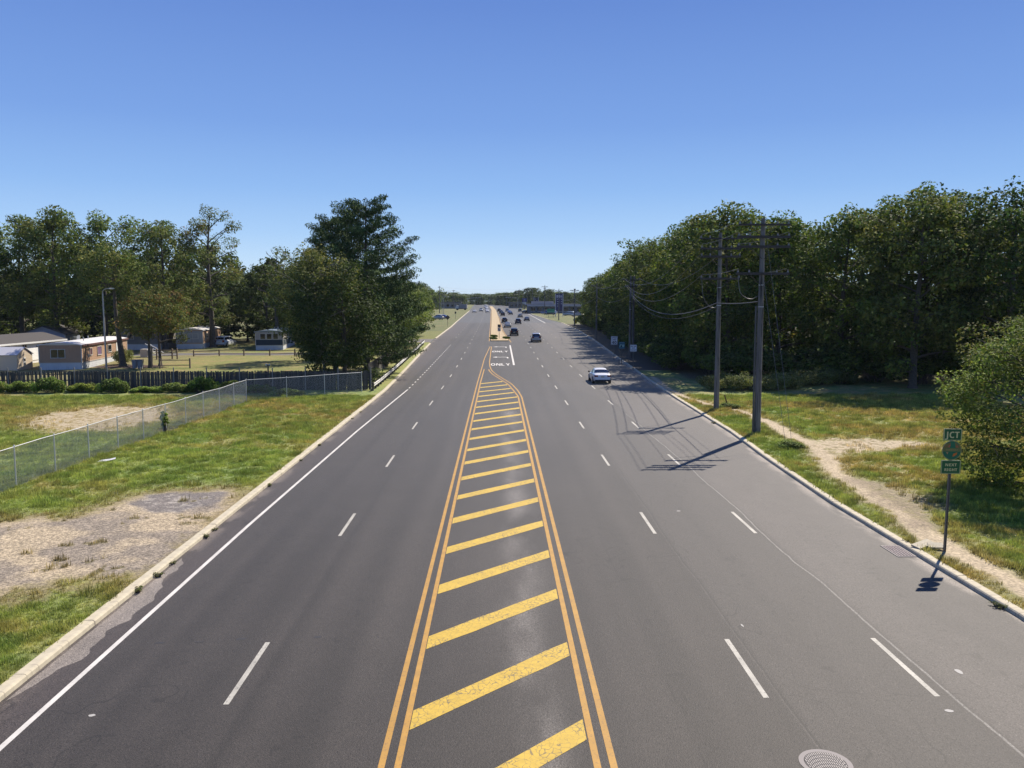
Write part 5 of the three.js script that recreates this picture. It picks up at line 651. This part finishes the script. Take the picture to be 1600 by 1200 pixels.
{ // cream shed
  const t = thing('garden_shed', 'small cream clapboard shed with a gable and narrow window at the photo edge', 'shed', [-57.4, ground(-57, 98) - 0.03, -98.2], 0.0), cream = mat(0.55, 0.46, 0.34), W = 3.2, L = 3.4, H = 1.75, R = 0.85;
  mesh('side_wall', bx(L, H, W, [0, H / 2, 0]), cream, t);
  for (let i = 0; i < 14; i++) { const y = 0.1 + i * 0.185, w = y < H ? W : W * (1 - (y + 0.1 - H) / R); if (w < 0.25) break; mesh('clapboard', bx(0.03, 0.2, w, [L / 2 + 0.02, y, 0], [0, 0, -0.1]), cream, t); }
  mesh('roof', [bx(L + 0.3, 0.06, 1.95, [0, H + R / 2 + 0.02, W / 4 + 0.05], [0.46, 0, 0]), bx(L + 0.3, 0.06, 1.95, [0, H + R / 2 + 0.02, -W / 4 - 0.05], [-0.46, 0, 0])], mat(0.42, 0.42, 0.45), t);
  const wn = mesh('window', bx(0.05, 1.0, 0.42, [L / 2 + 0.05, 0.95, 0.1]), whiteP, t); for (let i = 0; i < 4; i++) mesh('pane', bx(0.02, 0.32, 0.13, [L / 2 + 0.085, 0.68 + (i >> 1) * 0.45, 0.01 + (i & 1) * 0.18]), glassDark, wn);
}
{ // yard furniture
  const wm = mat(0.17, 0.13, 0.09, { roughness: 0.9 });
  function railFence(label, pts, h, nr) { const t = thing('rail_fence', label, 'fence', [0, 0, 0]); pts.forEach(([x, d]) => mesh('fence_post', bx(0.16, h + 0.25, 0.16, [x, ground(x, d) + h / 2, -d]), wm, t)); for (let k = 1; k < pts.length; k++) for (let i = 0; i < nr; i++) { const y = h * (0.35 + 0.55 * i / Math.max(1, nr - 1)), a = pts[k - 1], b = pts[k]; mesh('rail', rod([a[0], ground(...a) + y, -a[1]], [b[0], ground(...b) + y, -b[1]], 0.05, 0.05, 6), wm, t); } return t; }
  railFence('grey three-rail fence behind the grey bins', [[-46.5, 113.5], [-44.6, 114], [-44.0, 114.2]], 1.35, 3);
  railFence('two-rail wooden gate frame standing on the lawn', [[-40.5, 99.7], [-36.9, 99.6]], 1.1, 2);
  railFence('long low rail fence along the park lane', [[-43.5, 119], [-40, 119.4], [-36.6, 119.8], [-33, 120.2], [-29.5, 120.6], [-26, 121]], 0.8, 2);
  const p = thing('wooden_post', 'tall thin wooden post left of the rail fence', 'post', [-41.4, ground(-41.4, 99.6), -99.6]); mesh('post', bx(0.13, 2.8, 0.13, [0, 1.3, 0]), wm, p); mesh('bracket', bx(0.5, 0.08, 0.08, [0.2, 2.5, 0]), wm, p);
  for (const [x, l] of [[-43.3, 'grey wheeled bin standing left of its twin under the maple'], [-42.65, 'grey wheeled bin standing right of its twin under the maple']]) { const b = thing('wheeled_bin', l, 'bin', [x, ground(x, 99.3), -99.3]); mesh('body', loft([[[-0.2, 0.08, -0.2], [0.2, 0.08, -0.2], [0.2, 0.08, 0.2], [-0.2, 0.08, 0.2]], [[-0.28, 1.0, -0.3], [0.28, 1.0, -0.3], [0.28, 1.0, 0.3], [-0.28, 1.0, 0.3]]], true, true), mat(0.2, 0.22, 0.25), b); mesh('lid', bx(0.62, 0.09, 0.66, [0, 1.06, 0], [0.08, 0, 0]), mat(0.12, 0.13, 0.15), b); for (const s of [-1, 1]) mesh('wheel', new THREE.CylinderGeometry(0.1, 0.1, 0.06, 12).rotateZ(Math.PI / 2).translate(s * 0.25, 0.1, -0.25), blackP, b); }
  const hy = thing('yard_hydrant', 'small dark standpipe with two pale knobs on the lawn', 'hydrant', [-25.5, ground(-25.5, 92), -92]); mesh('pipe', rod([0, -0.1, 0], [0, 1.0, 0], 0.09, 0.08, 8), steelDark, hy); for (const s of [-1, 1]) mesh('knob', new THREE.SphereGeometry(0.12, 8, 6).translate(s * 0.16, 1.0, 0), whiteP, hy);
  const st = thing('porch_steps', 'white slanting step rails at the end of the tan mobile home', 'steps', [-49.9, ground(-50, 118), -117.5]); for (const s of [0, 1]) mesh('handrail', rod([0.2, 1.9, -s], [2.4, 0.5, -s], 0.05), whiteP, st); for (let i = 0; i < 4; i++) mesh('step', bx(0.4, 0.1, 1.1, [0.7 + i * 0.4, 0.95 - i * 0.25, -0.5]), frameM, st); mesh('landing', bx(1.0, 1.15, 1.2, [0, 0.55, -0.5]), frameM, st);
  // litter
  const lt = solo('litter', groundShape([new THREE.Shape([[-0.45, -0.2], [0.1, -0.12], [0.5, 0.05], [0.42, 0.25], [0.2, 0.15], [-0.3, 0.1]].map((q) => new THREE.Vector2(...q)))], (q) => q, (q) => q), whiteP, 'white scrap of paper in the grass by the chain link fence', 'litter'); lt.position.set(-19.8, ground(-19.8, 41.5) + 0.06, -41.5); lt.rotation.set(0.25, 0, 0.1);
  const slab = solo('broken_slab', [bx(0.7, 0.06, 0.35, [0, 0.1, 0], [0.15, 0.4, 0.1]), bx(0.45, 0.05, 0.3, [0.3, 0.12, 0.2], [0.3, -0.3, 0.15])], matKerb, 'broken pale slab pieces behind the catch basin', 'rubble'); slab.position.set(14.0, ground(14, 26.2), -26.4);
}
// catch basin and manhole
{
  const t = thing('catch_basin', 'cast iron storm drain grate against the kerb', 'drain', [13.15, 0, -26.35]); mesh('frame', [bx(0.62, 0.02, 0.05, [0, 0.008, 0.6]), bx(0.62, 0.02, 0.05, [0, 0.008, -0.6]), bx(0.05, 0.02, 1.15, [-0.29, 0.008, 0]), bx(0.05, 0.02, 1.15, [0.29, 0.008, 0])], mat(0.2, 0.18, 0.17), t); mesh('pit', bx(0.54, 0.01, 1.15, [0, 0.001, 0]), blackP, t);
  for (let i = 0; i < 13; i++) mesh('bar', bx(0.54, 0.016, 0.03, [0, 0.012, -0.54 + i * 0.09]), mat(0.3, 0.25, 0.24), t); for (let i = 0; i < 5; i++) mesh('bar', bx(0.025, 0.017, 1.12, [-0.2 + i * 0.1, 0.0115, 0]), mat(0.3, 0.25, 0.24), t);
  const m = thing('manhole_cover', 'ribbed grey manhole cover at the lower photo edge', 'manhole cover', [5.82, 0, -13.9]), iron = mat(0.21, 0.19, 0.18, { roughness: 0.6 }); mesh('collar', new THREE.RingGeometry(0.36, 0.46, 40).rotateX(-Math.PI / 2).translate(0, 0.006, 0), mat(0.22, 0.2, 0.19), m); mesh('lid', new THREE.CylinderGeometry(0.37, 0.37, 0.01, 40).translate(0, 0.001, 0), mat(0.06, 0.055, 0.055), m);
  for (let i = -9; i <= 9; i++) { const x = i * 0.036, hl = Math.sqrt(0.35 * 0.35 - x * x); for (let z = -hl; z < hl - 0.03; z += 0.1) mesh('rib', bx(0.02, 0.012, Math.min(0.085, hl - z), [x, 0.008, z + 0.045 + (i & 1 ? 0.0 : 0.0)]), iron, m); }
}

// weeds rooted in the seam between kerb and asphalt
{
  const spots = [[22.9, 0.9], [24.2, 1.2], [25.4, 0.8], [28.3, 1.1], [29.2, 0.8], [36.4, 1.0], [42.3, 0.7], [46.8, 0.9], [57.5, 0.8], [61, 0.7]], w = [];
  spots.forEach(([d, s], i) => { const o = i ? dup(w[0], 'kerb_weed', 'small dark weed growing in the seam of the left kerb', [xl(d) + 0.06, elev(d), -d], i * 1.3, s * 0.8, 'weeds in the left kerb seam') : place(bush('kerb_weed', 'small dark weed growing in the seam of the left kerb', { seed: 181, w: 0.13, l: 0.28, h: 0.16, leaves: 160, size: 0.07, pal: DARK.concat(AUTUMN), n: 9, aspect: 0.25, category: 'weed' }), 0, 0); if (!i) { o.position.set(xl(d) + 0.06, elev(d), -d); o.userData.group = 'weeds in the left kerb seam'; w.push(o); } });
  const r2 = dup(w[0], 'kerb_weed', 'dry weed hanging over the right kerb near the photo edge', [xr(21.3) - 0.05, 0, -21.3], 0.4, [1.2, 0.9, 1.2], null); dup(w[0], 'kerb_weed', 'weed at the right kerb between the two near poles', [xr(55) - 0.03, 0, -55], 2, [1.2, 0.9, 1.4], null);
}
// ------------------------------------------------------------------ vehicles
const tyreM = mat(0.012, 0.012, 0.012, { roughness: 0.85 }), rimM = mat(0.45, 0.46, 0.47, { roughness: 0.3, metalness: 0.8 }), lampRed = mat(0.16, 0.008, 0.008, { roughness: 0.15 }), lampClear = mat(0.55, 0.55, 0.55, { roughness: 0.1 }), plateM = mat(0.55, 0.5, 0.35), plastic = mat(0.02, 0.02, 0.021, { roughness: 0.7 });
const paintOf = (r, g, b, metalness = 0.2) => new THREE.MeshPhysicalMaterial({ color: rgb(r, g, b), roughness: 0.35, metalness, clearcoat: 0.8, clearcoatRoughness: 0.08 });
// z runs from the tail (+) to the nose (-)
const SHAPES = {
  sedan: { L: 4.8, W: 1.86, deck: [[0, 0.9], [0.06, 1.0], [0.2, 1.03], [0.45, 0.98], [0.76, 0.94], [0.92, 0.84], [1, 0.66]], roof: [[0.15, 1.02], [0.3, 1.36], [0.42, 1.45], [0.56, 1.43], [0.76, 0.96]], wr: 0.58, glassR: [0.165, 0.285], glassF: [0.6, 0.745], side: [0.22, 0.72], wheels: [0.2, 0.81], rw: 0.33, lamp: [0.78, 0.16] },
  suv: { L: 4.65, W: 1.88, deck: [[0, 0.98], [0.05, 1.08], [0.3, 1.08], [0.7, 1.04], [0.9, 0.96], [1, 0.74]], roof: [[0.02, 1.1], [0.09, 1.58], [0.3, 1.7], [0.52, 1.66], [0.72, 1.06]], wr: 0.66, glassR: [0.028, 0.085], glassF: [0.55, 0.705], side: [0.1, 0.68], wheels: [0.2, 0.8], rw: 0.36, lamp: [0.95, 0.3] },
  van: { L: 5.0, W: 1.98, deck: [[0, 1.0], [0.05, 1.1], [0.4, 1.1], [0.8, 1.05], [0.94, 0.92], [1, 0.7]], roof: [[0.01, 1.12], [0.06, 1.7], [0.3, 1.82], [0.58, 1.78], [0.84, 1.08]], wr: 0.72, glassR: [0.02, 0.055], glassF: [0.64, 0.82], side: [0.08, 0.8], wheels: [0.2, 0.82], rw: 0.36, lamp: [0.95, 0.4] }
};
const carGeo = {};
function carParts(kind) {
  if (carGeo[kind]) return carGeo[kind];
  const S = SHAPES[kind], hw = S.W / 2, Z = (t) => S.L / 2 - t * S.L, wid = (t) => hw * (1 - 0.14 * Math.pow(Math.abs(t * 2 - 1), 5) - (t > 0.5 ? 0.05 * (t - 0.5) * 2 : 0.02)), bot = (t) => 0.22 + 0.12 * Math.pow(Math.abs(t * 2 - 1), 8);
  const half = (t) => { const w = wid(t), y = lerpTable(S.deck, t), b = bot(t); return [[0, b], [w * 0.86, b], [w * 0.97, b + 0.1], [w, b + 0.32], [w * 0.985, y - 0.2], [w * 0.95, y - 0.07], [w * 0.84, y - 0.005], [w * 0.5, y + 0.02], [0, y + 0.025]]; };
  const ring = (t, k = 1) => { const h = half(t).map(([x, y]) => [x * k, 0.55 + (y - 0.55) * (k < 1 ? 0.86 : 1)]), o = h.map(([x, y]) => [x, y, Z(t)]); for (let i = h.length - 2; i > 0; i--) o.push([-h[i][0], h[i][1], Z(t)]); return o; };
  const ts = [0.012, 0.03, 0.07, 0.12, 0.2, 0.3, 0.4, 0.5, 0.6, 0.7, 0.78, 0.86, 0.92, 0.96, 0.985]; const first = ring(0.012, 0.9).map(([x, y]) => [x, y, Z(0)]), last = ring(0.985, 0.88).map(([x, y]) => [x, y, Z(1)]);
  const body = loft([first, ...ts.map((t) => ring(t)), last], true, true);
  const a0 = S.roof[0][0], a1 = S.roof[S.roof.length - 1][0], gh = (t, v, off = 0) => { // v: 0 belt .. 0.5 roof edge .. 1 centre
    const belt = lerpTable(S.deck, t) - 0.02, yr = Math.max(belt + 0.01, lerpTable(S.roof, t)), wb = wid(t) * 0.86, k = clamp((yr - belt) / 0.42), wr = wb + (hw * S.wr * 1.08 - wb) * k; let x, y;
    if (v < 0.5) { const s = v / 0.5; x = wb + (wr - wb) * s; y = belt + (yr - 0.05 * k - belt) * s; } else { const s = (v - 0.5) / 0.5, c = Math.cos(s * Math.PI / 2); x = wr * Math.pow(c, 0.75); y = yr - 0.05 * k + (0.05 * k + 0.025) * Math.sin(s * Math.PI / 2); } return [x, y, Z(t)]; };
  const rowsT = []; for (let i = 0; i <= 26; i++) rowsT.push(a0 + (a1 - a0) * i / 26);
  const vs = [0, 0.15, 0.3, 0.45, 0.5, 0.55, 0.65, 0.8, 1]; const cab = loft(rowsT.map((t) => { const h = vs.map((v) => gh(t, v)); return [...h, ...h.slice(0, -1).reverse().map(([x, y, z]) => [-x, y, z])]; }));
  const patch = (t0, t1, v0, v1, sgn, off, n = 8, m = 6) => { const s = []; for (let i = 0; i <= n; i++) { const row = []; for (let j = 0; j <= m; j++) { const t = t0 + (t1 - t0) * i / n, v = v0 + (v1 - v0) * j / m, e = 0.004, p = V(...gh(t, v)), pt = V(...gh(t + e, v)).sub(p), pv = V(...gh(t, Math.min(1, v + 0.01))).sub(V(...gh(t, Math.min(1, v + 0.01) - 0.01))), nn = pt.cross(pv).normalize(); if (nn.y < 0 && Math.abs(nn.y) > 0.2 || nn.x < -0.3) nn.negate(); p.addScaledVector(nn, off); row.push([sgn * p.x, p.y, p.z]); } s.push(row); } return s; };
  const wide = (t0, t1, off) => loft(patch(t0, t1, 0.56, 1, 1, off).map((r) => [...r, ...r.slice(0, -1).reverse().map(([x, y, z]) => [-x, y, z])]));
  const s0 = S.side[0], s1 = S.side[1], sm = (s0 + s1) / 2; const sides = (a, b, s) => loft(patch(a, b, 0.1, 0.42, s, 0.012));
  const y0 = S.lamp[0], tail = (s) => bx(0.36, S.lamp[1], 0.12, [s * (hw * 0.9 - 0.2), y0 + 0.03, Z(0) - 0.05], [0, s * 0.18, 0]), headl = (s) => bx(0.4, 0.15, 0.16, [s * (hw * 0.9 - 0.24), 0.68, Z(1) + 0.1], [0, -s * 0.3, 0]);
  return carGeo[kind] = { S, Z, hw, body, cab, rear: wide(S.glassR[0], S.glassR[1], 0.014), wind: wide(S.glassF[0], S.glassF[1], 0.014), sideGlass: [-1, 1].flatMap((s) => [sides(s0, sm - 0.012, s), sides(sm + 0.012, s1, s)]), tail: [tail(-1), tail(1)], headl: [headl(-1), headl(1)] };
}
const wheelG = {};
function car(kind, name, label, category, x, d, colour, turn = 0, y) {
  const C = carParts(kind), S = C.S, t = thing(name, label, category, [x, y ?? elev(d), -d], turn, undefined);
  mesh('body', [C.body, C.cab], colour, t); const rw = mesh('rear_window', C.rear, glassDark, t); mesh('windscreen', C.wind, glassDark, t); C.sideGlass.forEach((g) => mesh('side_window', g, glassDark, t));
  C.tail.forEach((g) => mesh('tail_light', g, lampRed, t)); C.headl.forEach((g) => mesh('headlight', g, lampClear, t));
  mesh('rear_bumper', bx(C.hw * 1.62, 0.16, 0.1, [0, 0.36, C.Z(0) - 0.02]), plastic, t); mesh('grille', bx(0.9, 0.2, 0.08, [0, 0.5, C.Z(1) + 0.02]), plastic, t); mesh('number_plate', bx(0.32, 0.16, 0.02, [0, kind === 'sedan' ? 0.74 : 0.82, C.Z(0) + 0.012]), plateM, t);
  for (const s of [-1, 1]) mesh('mirror', [new THREE.SphereGeometry(0.11, 8, 6).scale(1, 0.75, 0.6).translate(s * (C.hw + 0.06), 1.02, C.Z(S.side[1] - 0.06))], plastic, t);
  for (const f of S.wheels) for (const s of [-1, 1]) { const key = kind + s; wheelG[key] ??= [new THREE.CylinderGeometry(S.rw, S.rw, 0.23, 20).rotateZ(Math.PI / 2), new THREE.CylinderGeometry(S.rw * 0.66, S.rw * 0.7, 0.02, 14).rotateZ(-s * Math.PI / 2).translate(s * 0.12, 0, 0)]; const w = mesh('wheel', wheelG[key][0], tyreM, t); w.position.set(s * (C.hw - 0.105), S.rw, C.Z(f)); mesh('rim', wheelG[key][1], rimM, w); }
  for (const f of S.wheels) for (const s of [-1, 1]) mesh('wheel_arch', new THREE.RingGeometry(S.rw * 0.98, S.rw * 1.16, 18, 1, 0, Math.PI).rotateY(s * Math.PI / 2).translate(s * (C.hw - 0.006), S.rw * 0.98, C.Z(f)), plastic, t);
  return t;
}
const white = paintOf(0.68, 0.69, 0.7, 0), silver = paintOf(0.36, 0.38, 0.4, 0.5), black = paintOf(0.012, 0.012, 0.013), navy = paintOf(0.02, 0.03, 0.06), grey = paintOf(0.09, 0.095, 0.1, 0.4), blueC = paintOf(0.1, 0.14, 0.32), beige = paintOf(0.3, 0.28, 0.24), PI = Math.PI;
car('sedan', 'white_sedan', 'white sedan driving away in the outer right lane, nearest the camera', 'car', 10.35, 84, white, 0.01);
car('suv', 'silver_suv', 'silver hatchback driving away in the middle right lane', 'car', 7.2, 157, silver, 0);
car('suv', 'black_suv', 'black boxy car beside the near end of the median', 'car', 3.5, 181, black, 0);
car('sedan', 'silver_sedan', 'pale sedan just ahead of the black boxy car', 'car', 2.6, 226, silver, 0);
car('suv', 'dark_suv', 'dark van-shaped car in the inner lane ahead of the pale sedan', 'car', 2.1, 262, black, 0);
car('suv', 'dark_suv', 'black sport utility in the middle lane past the silver hatchback', 'car', 6.1, 252, navy, 0);
car('sedan', 'dark_sedan', 'dark sedan in the outer lane behind another dark car', 'car', 9.7, 280, navy, 0);
car('sedan', 'dark_sedan', 'dark car two lanes over ahead of the outer dark sedan', 'car', 8.6, 322, grey, 0);
car('suv', 'dark_suv', 'dark car close behind the traffic queue in the inner lane', 'car', 2.0, 345, black, 0);
car('sedan', 'blue_sedan', 'bluish sedan in the middle of the far queue', 'car', 5.4, 392, blueC, 0);
car('sedan', 'dark_sedan', 'dark sedan at the tail of the far middle queue', 'car', 5.6, 365, navy, 0);
car('suv', 'dark_suv', 'dark car far ahead in the inner queue', 'car', 1.5, 385, grey, 0);
car('suv', 'silver_suv', 'pale car far ahead in the middle queue', 'car', 4.8, 430, silver, 0);
car('sedan', 'dark_sedan', 'dark car turning in at the far right driveway', 'car', 13.2, 395, black, -0.5);
car('suv', 'dark_suv', 'dark car leaving toward the far right businesses', 'car', 11.6, 428, grey, -0.2);
car('suv', 'dark_suv', 'last dark car visible in the inner queue', 'car', 0.6, 430, black, 0);
car('sedan', 'white_sedan', 'white oncoming car nearest the left kerb far off', 'car', -11.6, 412, white, PI);
car('suv', 'dark_suv', 'dark-windowed oncoming car in the middle left lane far off', 'car', -8.9, 440, silver, PI);
car('sedan', 'white_sedan', 'white oncoming car beside the median far off', 'car', -5.2, 414, white, PI);
car('sedan', 'white_sedan', 'second white oncoming car behind the one beside the median', 'car', -5.9, 452, white, PI);
car('van', 'white_van', 'white oncoming van at the far end of the median', 'van', -6.8, 505, white, PI);
car('van', 'white_van', 'bright oncoming van farthest up the road', 'van', -8.4, 560, white, PI);
car('suv', 'parked_car', 'silver parked car nosed toward the road by the left trees', 'parked car', -21.2, 292, silver, 1.1, ground(-21, 292));
car('sedan', 'parked_car', 'blue-grey parked car right behind the silver one by the left trees', 'parked car', -20.3, 303, blueC, 1.2, ground(-21, 303));
car('suv', 'parked_car', 'white parked car at the right-hand businesses', 'parked car', 24.2, 372, white, 1.3, ground(24, 372));
car('suv', 'parked_car', 'blue parked car beside the white one at the businesses', 'parked car', 21.4, 370, blueC, 1.5, ground(21, 370));
car('sedan', 'parked_car', 'dark parked car in front of the low building', 'parked car', 22.6, 360, black, 1.4, ground(22, 360));
car('van', 'parked_car', 'pale parked van right of the price sign', 'parked car', 29.5, 345, silver, 1.2, ground(29, 345));
car('sedan', 'parked_car', 'beige parked car at the edge of the dry grass', 'parked car', 31.5, 330, beige, 1.6, ground(31, 330));
car('van', 'white_van', 'white van parked between the tan and navy mobile homes', 'van', -46.6, 142.5, white, -0.1, ground(-46.6, 142));
{ // truck on the cross street
  const d = 470, x = -20.5, t = thing('box_truck', 'grey box truck crossing beyond the left lanes', 'truck', [x, ground(x, d), -d], PI / 2 - 0.1), gm = mat(0.24, 0.24, 0.26);
  mesh('cargo_box', bx(2.3, 2.4, 4.6, [0, 2.1, 0.8]), gm, t); mesh('cab', [bx(2.1, 1.3, 1.7, [0, 1.25, -2.5]), bx(2.0, 0.8, 1.2, [0, 2.2, -2.3], [0.12, 0, 0])], whiteP, t); mesh('windscreen', bx(1.8, 0.65, 0.06, [0, 2.2, -2.96], [0.12, 0, 0]), glassDark, t); mesh('chassis', bx(2.0, 0.35, 6.4, [0, 0.7, -0.1]), plastic, t); for (const z of [-2.4, 2.0]) for (const s of [-1, 1]) mesh('wheel', new THREE.CylinderGeometry(0.48, 0.48, 0.3, 16).rotateZ(PI / 2).translate(s * 0.95, 0.48, z), tyreM, t);
}
renderer.render(scene, camera);
